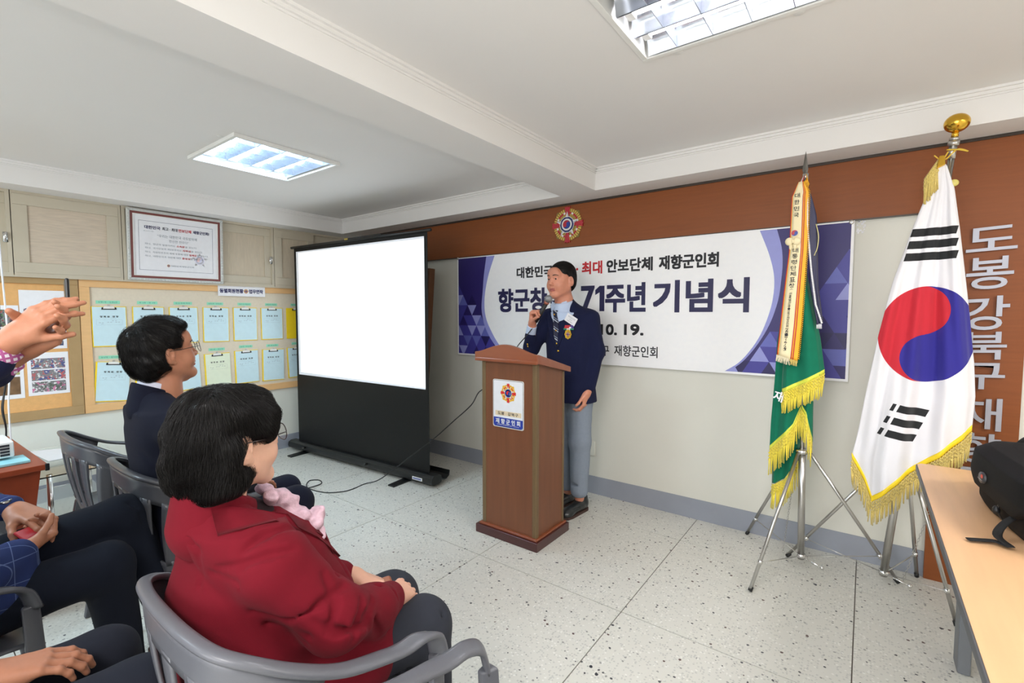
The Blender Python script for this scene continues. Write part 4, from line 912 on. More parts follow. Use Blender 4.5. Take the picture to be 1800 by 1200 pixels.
t = thing('pole_ribbons', 'knotted red white and yellow ribbons below spear point', 'ribbon', (1.48, .88, 2.08))
m = MB()
for i, (a_, b_, mi) in enumerate((((1.474, .875, 2.115), (1.445, .86, 2.02), 1), ((1.47, .872, 2.11), (1.437, .862, 2.03), 0), ((1.482, .87, 2.12), (1.492, .866, 2.03), 2), ((1.486, .872, 2.10), (1.47, .862, 2.06), 2))):
    m.tube([a_, tuple((np.array(a_)+np.array(b_))/2+[.004, -.008, 0]), b_], [.004, .008, .005], 8, mi, flat=.4)
m.lathe([(.013, -.012), (.018, 0), (.013, .012)], 14, tuple(at1(2.075)), 2); m.lathe([(.012, -.01), (.016, 0), (.012, .01)], 14, tuple(at1(2.04)), 2)
obj('knot', m, [PAPER, st_m[1], st_m[2]], t, True)
# ------------------------------------------------------------------ table and camera bag
TBW = mat('beech_laminate', rgb(222, 178, 134), .38, noise=.08, nscale=4, stretch=(8, .7, 1)); GR = mat('dark_grey_edge', rgb(86, 88, 92), .5); GRL = mat('grey_table_leg', rgb(112, 115, 120), .45)
t = thing('side_table', 'beech topped table with grey edging, front right', 'table', (2.26, -.10, 0))
X0, X1, Y0, Y1 = 1.955, 2.565, -1.05, .735; zt = .735
def round_rect(x0, x1, y0, y1, r, n=6): return [(cx_+r*math.cos(a), cy_+r*math.sin(a)) for cx_, cy_, a0 in ((x1-r, y1-r, 0), (x0+r, y1-r, PI/2), (x0+r, y0+r, PI), (x1-r, y0+r, 1.5*PI)) for a in [a0+PI/2*k/n for k in range(n+1)]]
obj('tabletop', MB().prism(round_rect(X0+.005, X1-.005, Y0+.005, Y1-.005, .03), zt-.027, zt), TBW, t)
obj('edging', MB().prism(round_rect(X0, X1, Y0, Y1, .034), zt-.028, zt-.002), GR, t, bevel=.003)
for yl in (Y1-.25, Y0+.2):
    for xl in (2.088, 2.40): obj('leg', MB().box((xl, yl-.055, .0), (xl+.04, yl+.045, zt-.03)), GRL, t, bevel=.006)
    obj('cross_bar', MB().box((2.128, yl-.02, .62), (2.40, yl+.02, zt-.04)), GRL, t, bevel=.004)
obj('rail', MB().box((2.24, Y0+.2, .60), (2.28, Y1-.38, .70)), GRL, t, bevel=.004)
BAG = mat('black_nylon', rgb(17, 18, 20), .75, noise=.2, nscale=40, bump=.5, bscale=900, spec=.25); BAG2 = mat('black_webbing', rgb(22, 23, 25), .8, bump=.6, bscale=600)
t = thing('camera_bag', 'black camera shoulder bag with red dot badge on beech table', 'bag', (2.24, .30, zt))
Mb = Matrix.Translation((2.262, .11, zt)) @ Matrix.Rotation(math.radians(6), 4, 'Z') @ Matrix.Diagonal((1.30, 1.62, 1.0, 1))
s = Sdf((-.19, -.26, -.02), (.2, .25, .27), .005)
s.stack([(-.015, 0, 0, .095, .15), (.03, 0, 0, .112, .172), (.10, 0, 0, .118, .178), (.17, 0, 0, .112, .168), (.205, 0, 0, .09, .14)], .03, p=4.5)
s.wobble(.002, 34, 3); s.plane((0, 0, .002), (0, 0, -1)); V, Q = s.mesh(); npmesh('body', [(V, Q, 0)], [BAG], t, Mb)
s = Sdf((-.20, -.27, .02), (.2, .26, .28), .005)
s.stack([(.02, 0, 0, .122, .186), (.12, 0, 0, .132, .190), (.185, 0, 0, .126, .182), (.215, 0, 0, .10, .155), (.228, 0, 0, .06, .11)], .02, p=4.5)
s.plane((-.12, 0, .070), (-.25, 0, -1)); s.plane((.02, 0, .15), (.9, 0, -1)); s.plane((-.1, -.12, .085), (0, -.9, -1)); s.plane((-.1, .12, .085), (0, .9, -1)); s.cone((-.132, -.19, .20), (-.132, .19, .20), .003, .003, .006, '-'); s.wobble(.0012, 25, 4); V, Q = s.mesh(); npmesh('flap', [(V, Q, 0)], [BAG], t, Mb); tr_bag = bvh(V, Q)
m = MB(); A = [(-.3, -.02, .115), (-.3, .02, .125)]
def bagpt(y, z): h = tr_bag.ray_cast(Vector((-.3, y, z)), Vector((1, 0, 0))); return (h[0] if h[0] else Vector((-.14, y, z)))
c0 = bagpt(.03, .125); n0 = Vector((-1, 0, .06)).normalized(); Q3 = Mb @ Matrix.Translation(c0+n0*.004) @ n0.to_track_quat('Z', 'Y').to_matrix().to_4x4() @ Matrix.Rotation(0, 4, 'Z')
pa = obj('badge', MB().lathe([(.018, -.004), (.018, 0), (.001, .0008)], 24, (0, 0, 0), 0, Q3).merge(MB()), mat('badge_dark', rgb(60, 62, 66), .4), t, True)
for o_ in (pa,): o_.scale = (1, 1, 1)
e = MB(); disc(e, .006, .006, .0065, Q3, .0016, mi=0); text(e, 'Lowepro', .005, Q3@Matrix.Translation((0, -.006, .0018)), .026, mi=1, res=1); obj('badge_print', e, [mat('badge_red', rgb(226, 60, 40), .4), PAPER], pa)
m = MB()
m.tube([Mb@Vector(p) for p in catmull([(-.05, .19, .05), (-.02, .205, .14), (-.0, .20, .20), (.0, .12, .236), (.0, 0, .243), (.0, -.12, .236), (.0, -.20, .19), (-.01, -.205, .10)], 6)], .019, 8, flat=.2, up=None); obj('shoulder_strap', m, BAG2, t, True)
obj('side_buckle', MB().box((-.065, .185, .075), (-.01, .215, .135), 0, Mb), BLACK, t, bevel=.006)
m = MB(); m.tube(catmull([(2.16, -.02, .82), (2.11, -.06, .79), (2.085, -.10, .757), (2.105, -.14, .745), (2.08, -.118, .744), (2.05, -.128, .743), (2.018, -.145, .743)], 6), .011, 8, flat=.25, up=(0, 0, 1)); obj('loose_strap', m, BAG2, t, True)
m = MB(); m.tube([Mb@Vector(p) for p in [(-.118, -.03, .085), (-.128, -.035, .055), (-.118, -.04, .03)]], .010, 8, flat=.3, up=(-1, 0, 0)).sphere(tuple(Mb@Vector((-.128, -.035, .055))), (.010, .014, .014), 10); obj('buckle', m, BLACK, t, True)
# ------------------------------------------------------------------ desk corner, projector, book, papers, hanging cables
CH = mat('cherry_desk', rgb(150, 66, 38), .35, noise=.12, nscale=6, stretch=(.5, 4, 4))
t = thing('desk', 'reddish brown desk with drawer, under projector at left edge', 'desk', (-1.85, -1.85, 0))
Md = Matrix.Translation((-1.461, -1.563, 0)) @ Matrix.Rotation(math.radians(0), 4, 'Z')
Md = Md @ Matrix.Rotation(math.radians(2), 4, 'Z')
obj('desktop', MB().box((-.95, -.60, .632), (0, 0, .66), 0, Md), CH, t, bevel=.003); obj('corner_cap', MB().box((-.012, -.012, .628), (.004, .004, .662), 0, Md), BLACK, t, bevel=.002)
obj('side_panel', MB().add([Md@Vector(p) for p in [(-.06, -.56, .03), (-.04, -.56, .03), (-.04, -.10, .03), (-.06, -.10, .03), (-.06, -.58, .632), (-.04, -.58, .632), (-.04, -.02, .632), (-.06, -.02, .632)]], [(0,3,2,1),(4,5,6,7),(0,1,5,4),(1,2,6,5),(2,3,7,6),(3,0,4,7)]), CH, t)
obj('foot', MB().box((-.07, -.56, 0), (-.03, -.05, .03), 0, Md), BLACK, t); obj('foot', MB().box((-.90, -.56, 0), (-.86, -.05, .03), 0, Md), BLACK, t)
obj('back_panel', MB().box((-.9, -.08, .25), (-.06, -.06, .632), 0, Md), CH, t)
obj('side_panel', MB().box((-.90, -.56, .03), (-.86, -.05, .632), 0, Md), CH, t)
obj('drawer', MB().box((-.38, -.585, .40), (-.065, -.10, .60), 0, Md), CH, t, bevel=.003)
t = thing('book', 'thin pale cyan book lying under the projector', 'book', (-1.63, -1.68, .66))
obj('cover', MB().box((-.26, -.20, .661), (-.10, -.045, .674), 0, Md), mat('cyan_cover', rgb(150, 210, 226), .4, noise=.3, nscale=14), t, bevel=.002)
t = thing('projector', 'white projector with vent grille, cut by left edge', 'projector', (-1.7, -1.72, .675))
obj('body', MB().box((-.42, -.36, .684), (-.19, -.085, .765), 0, Md), WHITE, t, bevel=.008)
m = MB()
for i in range(6):
    for j in range(4): m.box((-.1895, -.345+.042*i, .695+.015*j), (-.188, -.312+.042*i, .706+.015*j), 0, Md)
obj('vent_slot', m, mat('vent_dark', rgb(40, 40, 46), .6), t); obj('foot', MB().tube([Md@Vector((-.25, -.2, .675)), Md@Vector((-.25, -.2, .69))], .012, 10), BLACK, t, True)
t = thing('hanging_cables', 'white and black cables hanging down behind projector', 'cable', (-1.85, -1.7, 1.5))
obj('cable', MB().tube(catmull([(-2.0, -1.62, 2.38), (-1.99, -1.625, 1.8), (-1.985, -1.615, 1.2), (-1.98, -1.63, .9), (-1.97, -1.63, .66)], 8), .004, 6), PAPER, t, True)['label'] = 'white cable'
rr = random.Random(2)
for k in range(2): obj('cable', MB().tube(catmull([(-1.95, -1.64, 2.38), (-1.94-.02*k, -1.645, 1.5), (-1.92+.01*k, -1.655, 1.25), (-1.95+.03*k, -1.64, 1.05), (-1.90-.03*k, -1.66, .9), (-1.93, -1.65, .78), (-1.93, -1.66, .665)], 8), .004, 6), BLACK, t, True)['label'] = 'black cable'
GLASS = mat('clear_glass', (.93, .97, .96), .03, trans=1.0)
t = thing('glass_table', 'low glass topped table near left wall holding paper', 'table', (-2.5, -1.4, 0))
obj('glass_top', MB().box((-2.88, -1.52, .44), (-2.05, -1.10, .448)), GLASS, t)
for x in (-2.83, -2.10):
    for y in (-1.47, -1.15): obj('leg', MB().tube([(x, y, 0), (x, y, .44)], .014, 10), CHROME, t, True)
obj('shelf', MB().box((-2.84, -1.48, .16), (-2.09, -1.14, .17)), GLASS, t)
t = thing('paper_sheet', 'loose white paper sheet lying on low glass table', 'paper', (-2.6, -1.36, .449))
obj('sheet', MB().add([(-2.85, -1.46, .4495), (-2.77, -1.30, .4495), (-2.46, -1.27, .4495), (-2.44, -1.42, .4495), (-2.85, -1.46, .4505), (-2.77, -1.30, .4505), (-2.46, -1.27, .4505), (-2.44, -1.42, .4505)], [(0,1,2,3),(7,6,5,4),(0,4,5,1),(1,5,6,2),(2,6,7,3),(3,7,4,0)]), PAPER, t)
# ------------------------------------------------------------------ plastic armchairs
CG = mat('grey_chair_plastic', rgb(102, 104, 111), .34, noise=.03, bump=.05, bscale=400); CD = mat('dark_chair_plastic', rgb(74, 76, 82), .30, noise=.03)
def rim_pt(a):
    pts = RIM; n = len(pts)-1; k = min(int(a*n), n-1); f = a*n-k; return tuple(pts[k][i]+(pts[k+1][i]-pts[k][i])*f for i in range(3))
HR = [(0, -.262, .805), (.10, -.260, .806), (.185, -.245, .80), (.235, -.205, .780), (.262, -.135, .735), (.276, -.05, .690), (.281, .05, .660), (.281, .10, .648), (.279, .155, .643), (.276, .200, .618), (.273, .220, .56)]
RIM = catmull([(-x, y, z) for x, y, z in HR[:0:-1]]+HR, 6)
def make_chair(label, loc, mt, rot=0, group='grey plastic armchairs'):
    t = thing('plastic_armchair', label, 'chair', loc, group); t.rotation_euler = (0, 0, rot)
    oo = list(t['_o']); t['_o'] = [0.0, 0.0, 0.0]
    n = len(RIM)
    m = MB(); wd = [.0145 if abs(p[0]) < .2 and p[1] < -.2 else .0145+.010*min(1, max(0, (p[1]+.2)/.25)) for p in RIM]
    vs = []; P = [Vector(p) for p in RIM]; prof = 10
    for i, p in enumerate(P):
        tg = (P[min(i+1, n-1)]-P[max(i-1, 0)]).normalized(); out = Vector((p.x, p.y-.0, 0)); out = (out-tg*out.dot(tg)); out.normalize(); upv = tg.cross(out); upv = upv if upv.z > 0 or abs(upv.z) < .2 else -upv
        if upv.y < 0 and abs(upv.z) < .3 and p.y > .2: upv = -upv
        for k in range(prof):
            a = 2*PI*k/prof; c, s_ = math.cos(a), math.sin(a)
            c = math.copysign(abs(c)**.7, c); s_ = math.copysign(abs(s_)**.7, s_)
            vs.append(p+out*(wd[i]*c)+upv*(.0085*s_))
    m.add(vs, [(i*prof+k, i*prof+(k+1) % prof, (i+1)*prof+(k+1) % prof, (i+1)*prof+k) for i in range(n-1) for k in range(prof)]+[tuple(range(prof))[::-1], tuple((n-1)*prof+k for k in range(prof))])
    obj('rim', m, mt, t, True)
    seat = []
    for j in range(13):
        v = j/12; y = -.21+.45*v; hw_ = .205+.03*math.sin(PI*min(1, v*1.1)*.5); row = []
        for i in range(15):
            u = -1+2*i/14; row.append((u*hw_, y, .425+.012*u*u*u*u-.012*math.cos(u*PI/2)+(.0 if v < .9 else -.02*(v-.9)/.1)+(.0 if v > .12 else .02*(1-v/.12))))
        seat.append(row)
    o = obj('seat', MB().grid(seat), mt, t, True); o.modifiers.new('solid', 'SOLIDIFY').thickness = -.008
    obj('seat_apron', MB().tube([(-.225, -.18, .405), (-.238, .0, .405), (-.235, .2, .40), (-.2, .238, .395), (0, .245, .39), (.2, .238, .395), (.235, .2, .40), (.238, 0, .405), (.225, -.18, .405)], .008, 8, flat=2.6, up=(0, 0, 1)), mt, t, True)
    # backrest: upper shell band and slats
    def bk(a, v):                                             # a along rim, v from rim (0) to seat (1)
        p = rim_pt(a); s_ = max(-1, min(1, p[0]/.276)); q = (s_*.212, -.205+.02*s_*s_, .425)
        if abs(p[0]) > .24: q = (math.copysign(.222, p[0]), -.19+(p[1]+.20)*.55, .425)
        b = .02*math.sin(PI*v); return (p[0]+(q[0]-p[0])*v, p[1]+(q[1]-p[1])*v-b*.6, p[2]-.006+(q[2]-p[2])*v)
    def shell(a0, a1, v0, v1, nm, na=8, nvv=10):
        o = obj(nm, MB().grid([[bk(a0+(a1-a0)*i/na, v0+(v1-v0)*j/nvv) for i in range(na+1)] for j in range(nvv+1)]), mt, t, True); o.modifiers.new('solid', 'SOLIDIFY').thickness = .007; return o
    shell(.27, .73, 0, .22, 'backrest', 26, 4); shell(.30, .70, .85, 1, 'backrest_base', 20, 3)
    for c_, w_ in ((.315, .026), (.385, .018), (.44, .013), (.5, .014), (.56, .013), (.615, .018), (.685, .026)): shell(c_-w_, c_+w_, .18, .9, 'slat', 3, 10)
    for sx in (-1, 1):
        m = MB(); pts = [(sx*.273, .218, .57), (sx*.268, .226, .42), (sx*.262, .262, .2), (sx*.258, .285, .006)]
        for p, q, w0, w1 in ((pts[0], pts[1], .026, .03), (pts[1], pts[2], .03, .026), (pts[2], pts[3], .026, .021)):
            m.add([(p[0]-sx*.012, p[1]-w0, p[2]), (p[0]+sx*.008, p[1]-w0, p[2]), (p[0]+sx*.008, p[1]+.012, p[2]), (p[0]-sx*.03, p[1]+.012, p[2]), (q[0]-sx*.012, q[1]-w1, q[2]), (q[0]+sx*.008, q[1]-w1, q[2]), (q[0]+sx*.008, q[1]+.012, q[2]), (q[0]-sx*.03, q[1]+.012, q[2])], [(0, 1, 2, 3), (7, 6, 5, 4), (0, 4, 5, 1), (1, 5, 6, 2), (2, 6, 7, 3), (3, 7, 4, 0)])
        obj('leg', m, mt, t, bevel=.006)
        m = MB().add([(sx*.225-.018, -.20, .42), (sx*.225+.018, -.20, .42), (sx*.225+.018, -.165, .42), (sx*.225-.018, -.165, .42), (sx*.25-.014, -.275, .002), (sx*.25+.014, -.275, .002), (sx*.25+.014, -.25, .002), (sx*.25-.014, -.25, .002)], [(0, 1, 2, 3), (7, 6, 5, 4), (0, 4, 5, 1), (1, 5, 6, 2), (2, 6, 7, 3), (3, 7, 4, 0)])
        obj('leg', m, mt, t, bevel=.005)
    t['_o'] = oo
    return t
CH0 = make_chair('pale grey plastic armchair with lady in red jacket seated', (.665, -1.455, 0), CG)
def dup(root, loc, label, mt=None, rot=0):
    r = root.copy(); COL.objects.link(r); r.location = loc; r.rotation_euler = (0, 0, rot); r['label'] = label
    for ch in list(root.children):
        c = ch.copy(); COL.objects.link(c); c.parent = r
        if mt is not None and ch.type == 'MESH':
            if (ch.data.name, mt.name) not in DUPM:
                d = ch.data.copy(); d.materials.clear(); d.materials.append(mt); DUPM[(ch.data.name, mt.name)] = d
            c.data = DUPM[(ch.data.name, mt.name)]
    return r
DUPM = {}
dup(CH0, (1.335, -1.420, 0), 'empty grey plastic armchair at bottom centre, only an arm showing')
dup(CH0, (-.545, -1.235, 0), 'dark grey plastic armchair under man in navy suit and round glasses', CD)
dup(CH0, (-1.33, -1.255, 0), 'empty dark grey plastic armchair left of suited man', CD)
dup(CH0, (-.40, -2.02, 0), 'dark grey plastic armchair under man in blue checked jacket', CD)
dup(CH0, (-1.50, -1.96, 0), 'dark grey plastic armchair before the desk, one arm showing at left edge', CD)
dup(CH0, (.29, -2.24, 0), 'grey plastic armchair under the man at bottom left corner', CD)
# ------------------------------------------------------------------ cable on the floor
t = thing('microphone_cable', 'thin black cable looping across floor from screen to lectern', 'cable', (-1.2, .3, 0))
cp = [(-.12, .62, .86), (-.25, .60, .90), (-.403, .5, .864), (-.553, .552, .728), (-.731, .537, .579), (-.915, .504, .42), (-1.118, .448, .261), (-1.289, .41, .125), (-1.42, .365, .03), (-1.499, .30, .004), (-1.479, .17, .004), (-1.499, .08, .004), (-1.60, -.01, .004), (-1.80, -.03, .004), (-1.93, .06, .004), (-1.88, .12, .004), (-1.791, .085, .004), (-1.77, -.03, .009), (-1.80, -.12, .004), (-1.83, -.22, .004)]
obj('cord', MB().tube(catmull(cp, 6), .0042, 7), BLACK, t, True)
# ------------------------------------------------------------------ people
SKIN = mat('skin_tan', rgb(182, 124, 96), .5, noise=.10, nscale=45, bump=.12, bscale=500); SKINR = mat('skin_ruddy', rgb(210, 142, 116), .42, noise=.10, nscale=45, bump=.12, bscale=500)
SKINF = mat('skin_fair', rgb(220, 172, 148), .5, noise=.07, nscale=45, bump=.1, bscale=500)
for k_ in (SKIN, SKINR, SKINF): bsdf(k_).inputs['Subsurface Weight'].default_value = .12; bsdf(k_).inputs['Subsurface Radius'].default_value = (.01, .004, .002)
LIP = mat('lips', rgb(168, 92, 84), .45); HAIR = mat('black_hair', rgb(15, 12, 12), .40, noise=.3, nscale=120, stretch=(1, 1, .2), spec=.32); BROW = mat('brow_hair', rgb(44, 34, 30), .8)
EYEW = mat('eye_white', rgb(225, 220, 214), .25); IRIS = mat('iris_dark', rgb(36, 24, 18), .2)
def cloth(name, c, **k): return mat(name, c, .85, noise=.05, nscale=60, bump=.35, bscale=1400, sheen=.02, spec=.2, **k)
def head_sdf(h=.0026, female=False, round_=1.0):
    s = Sdf((-.105, -.135, -.20), (.105, .135, .14), h); f = 1.0
    s.ell((0, -.018, .034), (.076, .096, .088), .01); s.ell((0, .026, -.018), (.0635*round_, .064, .084), .03)
    for x in (-1, 1):
        s.cone((x*.052*round_, -.002, -.050), (x*.016, .062, -.098), .020, .017, .03); s.ell((x*.037, .056, -.034), (.026, .024, .028), .025)
        s.cone((x*.012, .078, .034), (x*.044, .066, .030), .009, .008, .014)
    s.ell((0, .070, -.098), (.020, .017, .016), .02); s.ell((0, .078, .055), (.045, .015, .03), .03)
    s.cone((0, .084, .016), (0, .103, -.022), .0065, .0095, .012)
    for x in (-1, 1): s.ell((x*.0125, .094, -.027), (.0085, .0105, .0075), .006)
    for x in (-1, 1): s.ell((x*.031, .096, .010), (.019, .016, .012), .012, '-')
    for x in (-1, 1):
        s.ell((x*.031, .0745, .010), (.0145, .0135, .0135), .004); s.ell((x*.031, .0895, .009), (.0125, .009, .0042), .002, '-')
        s.cone((x*.018, .0885, .0165), (x*.044, .080, .015), .003, .0028, .005)
    s.chain([(-.024, .080, -.0585), (-.009, .0875, -.0555), (0, .0875, -.0568), (.009, .0875, -.0555), (.024, .080, -.0585)], [.0028, .0044, .0044, .0044, .0028], .005)
    s.chain([(-.022, .080, -.063), (0, .0865, -.068), (.022, .080, -.063)], [.0028, .0054, .0028], .005)
    s.chain([(-.023, .0845, -.0612), (0, .0925, -.0617), (.023, .0845, -.0612)], [.0012]*3, .002, '-')
    for x in (-1, 1):
        R_ = Matrix.Rotation(x*.35, 3, 'Z') @ Matrix.Rotation(-.15, 3, 'X')
        s.ell((x*.082, -.013, -.003), (.0095, .020, .034), .005, rot=R_); s.ell((x*.077, -.004, -.03), (.007, .010, .012), .006)
        s.ell((x*.0915, -.009, .002), (.0065, .012, .023), .002, '-', rot=R_); s.ell((x*.084, -.003, -.008), (.005, .004, .006), .003)
    r0 = .046 if female else .054
    s.cone((0, -.022, -.05), (0, -.042, -.15), r0+.002, r0+.004, .03); s.cone((0, -.042, -.14), (0, -.048, -.19), r0+.003, r0+.003, .03)
    if not female: s.ell((0, .043, -.115), (.008, .01, .012), .02)
    return s
def face_mat(V, Q, lip=1):
    c = V[Q].mean(1); return np.where((np.abs(c[:, 0]) < .0235) & (c[:, 1] > .078) & (c[:, 2] > -.0735) & (c[:, 2] < -.0525+.0*c[:, 0]), lip, 0)
def hand_sdf(s, wrist, f, n, side, curl=(.3, .4, .3), spread=.12, thumb=(.5, .3), size=1., tcurl=.3, fl=None):
    """wrist point, f finger direction, n direction the palm faces, side = thumb direction"""
    f = Vector(f).normalized(); n = Vector(n); n = (n-f*n.dot(f)).normalized(); sd = Vector(side); sd = (sd-f*sd.dot(f)-n*sd.dot(n)).normalized(); w_ = Vector(wrist); z = size
    s.cone(w_-f*.03*z, w_+f*.012*z, .026*z, .024*z, .02)
    kn = []
    for i, (o, l) in enumerate(((.030, .088), (.010, .092), (-.010, .088), (-.028, .080))):
        k = w_+sd*o*z+f*l*z; kn.append(k); s.cone(w_+sd*o*.55*z+f*.012*z, k, .0165*z, .0105*z, .016*z)
    s.cone(w_+f*.02*z-sd*.018*z+n*.006, w_+f*.06*z-sd*.022*z+n*.008, .015*z, .012*z, .015*z); s.cone(w_+f*.018*z+sd*.018*z+n*.008*z, w_+f*.05*z+sd*.030*z+n*.010*z, .018*z, .013*z, .015*z)
    for i, L3 in enumerate(((.041, .025, .019), (.045, .029, .020), (.041, .027, .020), (.033, .021, .018))):
        d = (f+sd*spread*(1.2-.85*i)).normalized(); a = 0; p = kn[i]; rr = [.0098, .0088, .0080, .0066]; rr = [r*z*(1 if i < 3 else .88) for r in rr]
        cu = curl[i] if isinstance(curl[0], (tuple, list)) else curl
        for j in range(3):
            a += cu[j]; dd = (d*math.cos(a)+n*math.sin(a)); q = p+dd*L3[j]*z; s.cone(p, q, rr[j], rr[j+1], .004*z); s.ell(tuple(p), (rr[j]*1.06,)*3, .003); p = q
    tb = w_+f*.026*z+sd*.028*z+n*.008*z; a0, a1 = thumb
    d0 = (f*math.cos(.75-a0*.3)+sd*math.sin(.75-a0*.3)+n*a0).normalized(); q = tb+d0*.034*z; s.cone(tb, q, .0135*z, .0105*z, .012*z)
    d1 = (d0+f*.3+n*a1).normalized(); q2 = q+d1*.030*z; s.cone(q, q2, .0105*z, .0098*z, .005*z); d2 = (d1+n*tcurl-sd*tcurl*.6).normalized(); s.cone(q2, q2+d2*.024*z, .0100*z, .0078*z, .004*z)
def hand_parts(wrist, f, n, side, h=.0032, fore=None, **k):
    w_ = np.array(wrist, float); s = Sdf(w_-.22, w_+.22, h)
    hand_sdf(s, wrist, f, n, side, **k)
    if fore is not None: s.cone(wrist, fore, .025, .034, .015)
    return s.mesh()
def headM(pos, heading, pitch=0, roll=0):        # heading in degrees from +X, pitch up positive
    return Matrix.Translation(pos) @ Matrix.Rotation(math.radians(heading-90), 4, 'Z') @ Matrix.Rotation(math.radians(pitch), 4, 'X') @ Matrix.Rotation(math.radians(roll), 4, 'Y')
def xf(V, M): A = np.array(M); return V@A[:3, :3].T+A[:3, 3]
def eyes_brows(t, M, V, Q, look=(0, 1, 0), brows=True):
    for x in (-1, 1):
        c = Vector((x*.031, .0745, .009)); e = obj('eye', MB().sphere(tuple(M@c), .0128, 16), EYEW, t, True); L_ = Vector(look).normalized()
        qm = M @ Matrix.Translation(c+L_*.0126) @ L_.to_track_quat('Z', 'Y').to_matrix().to_4x4()
        obj('iris', MB().lathe([(.0062, -.0015), (.0058, .0), (.003, .0012), (.0002, .0014)], 16, (0, 0, 0), 0, qm), IRIS, e, True)
    if brows:
        tr_ = bvh(V, Q)
        for x in (-1, 1):
            A, B = [], []
            for i in range(9):
                u = i/8; xx = x*(.014+.036*u); zz = .031+.006*math.sin(PI*u*.8)-.004*u; hw_ = .0030*(1-.6*abs(u-.35))
                A.append((xx, .12, zz-hw_)); B.append((xx, .12, zz+hw_))
            m = MB(); drape(m, tr_, A, B, (0, -1, 0), 3, .0012, .001, back=.05); m.v = [tuple(M@Vector(p)) for p in m.v]; obj('eyebrow', m, BROW, t, True)
def strands(V, Q, n, L_, flow, lift=.0, rad=.0006, seed=0, segs=5, keep=None, droop=0):
    r = np.random.default_rng(seed); tri = V[Q]; C_ = tri.mean(1); N_ = np.cross(tri[:, 2]-tri[:, 0], tri[:, 3]-tri[:, 1]); N_ /= np.linalg.norm(N_, axis=1)[:, None]+1e-12
    ok = np.arange(len(C_)) if keep is None else np.where(keep(C_, N_))[0]
    pick = ok[r.integers(0, len(ok), n)]; tree = bvh(V, Q); vs, fs = [], []
    for k in pick:
        p = Vector(C_[k]); nn = Vector(N_[k]); l = L_*(.5+.9*r.random()); jit = Vector(r.normal(size=3)*.16); pts = [p+nn*.0002]; off = lift*r.random()
        for j in range(segs):
            fl = Vector(flow(np.array(p)))+jit; fl = fl-nn*fl.dot(nn)
            if fl.length < 1e-4: break
            fl.normalize(); q = p+fl*(l/segs); hit = tree.find_nearest(q)
            if hit[0] is None: break
            p = hit[0]; nn = hit[1]; pts.append(p+nn*(.0008+off*math.sin(PI*(j+1)/segs*.75))+Vector((0, 0, -droop*(j/segs)**2)))
        if len(pts) < 3: continue
        o = len(vs)
        for i, q in enumerate(pts):
            tg = (pts[min(i+1, len(pts)-1)]-pts[max(i-1, 0)]).normalized(); a = tg.cross(nn); a = a.normalized() if a.length > 1e-6 else tg.orthogonal(); b = tg.cross(a)
            rr_ = rad*(1-.75*i/(len(pts)-1))
            for g in range(3): vs.append(tuple(q+a*(rr_*math.cos(g*2.094))+b*(rr_*math.sin(g*2.094))))
        for i in range(len(pts)-1):
            for g in range(3): fs.append((o+3*i+g, o+3*i+(g+1) % 3, o+3*i+3+(g+1) % 3, o+3*i+3+g))
    return np.array(vs), np.array(fs)
def hair_obj(t, s, M, n, L_, flow, lift, seed=0, rad=.0006, keep=None, droop=0, m_=None):
    V, Q = s.mesh(); A, B = strands(V, Q, n, L_, flow, lift, rad, seed, keep=keep, droop=droop)
    return npmesh('hair', [(V, Q, 0), (A, B, 0)], [m_ or HAIR], t, M)
def shoe(t, heel, heading, mt, sole, L_=.27):
    M = Matrix.Translation(heel) @ Matrix.Rotation(math.radians(heading-90), 4, 'Z')
    s = Sdf((-.08, -.07, -.01), (.08, L_, .14), .006)
    s.cone((0, 0, .045), (0, .05, .055), .036, .034, .02).cone((0, .05, .05), (0, .17, .035), .036, .036, .03).ell((.004, .185, .028), (.045, .055, .030), .02).cone((0, .0, .07), (0, .01, .10), .036, .037, .015)
    s.plane((0, 0, .012), (0, 0, -1)); V, Q = s.mesh(); o = npmesh('shoe', [(V, Q, 0)], [mt], t, M)
    pr_ = [(.036*math.cos(a), .0+.040*math.sin(a)-.0) for a in np.linspace(PI, 2*PI, 9)]+[(.038, .06), (.046, .15), (.047, .19), (.036, .225), (.012, .243), (-.014, .240), (-.036, .215), (-.043, .17), (-.038, .06)]
    obj('sole', MB().prism(pr_, 0.001, .018, M), sole, o); obj('upper_seam', MB().tube([M@Vector(p) for p in catmull([(-.034, .09, .058), (-.03, .15, .060), (0, .185, .062), (.03, .15, .060), (.034, .09, .058)], 5)], .003, 6), mt, o, True)
SH_BLK = mat('black_leather', rgb(30, 34, 36), .28, coat=.4); SH_BRN = mat('brown_leather', rgb(66, 44, 32), .4); SOLE = mat('sole_brown', rgb(70, 48, 42), .6)
def seg_inner(s, pts, rs): s.chain(pts, rs, .02)
def inner_body(name_parts, lo, hi, chains, h=.012):
    s = Sdf(lo, hi, h)
    for pts, rs in chains: s.chain(pts, rs, .03)
    return s.mesh()
def button(t, tree, pts, d, r, mt, name='button'):
    d = Vector(d).normalized()
    for p in pts:
        hit = tree.ray_cast(Vector(p)-d*.3, d)
        if hit[0] is None: continue
        q = (-d).to_track_quat('Z', 'Y').to_matrix().to_4x4(); obj(name, MB().lathe([(r, -.002), (r, .002), (r*.8, .004), (.0002, .0045)], 14, (0, 0, 0), 0, Matrix.Translation(hit[0]) @ q), mt, t, True)
LENS = mat('spectacle_lens', (.9, .93, .95), .02, alpha=.14)
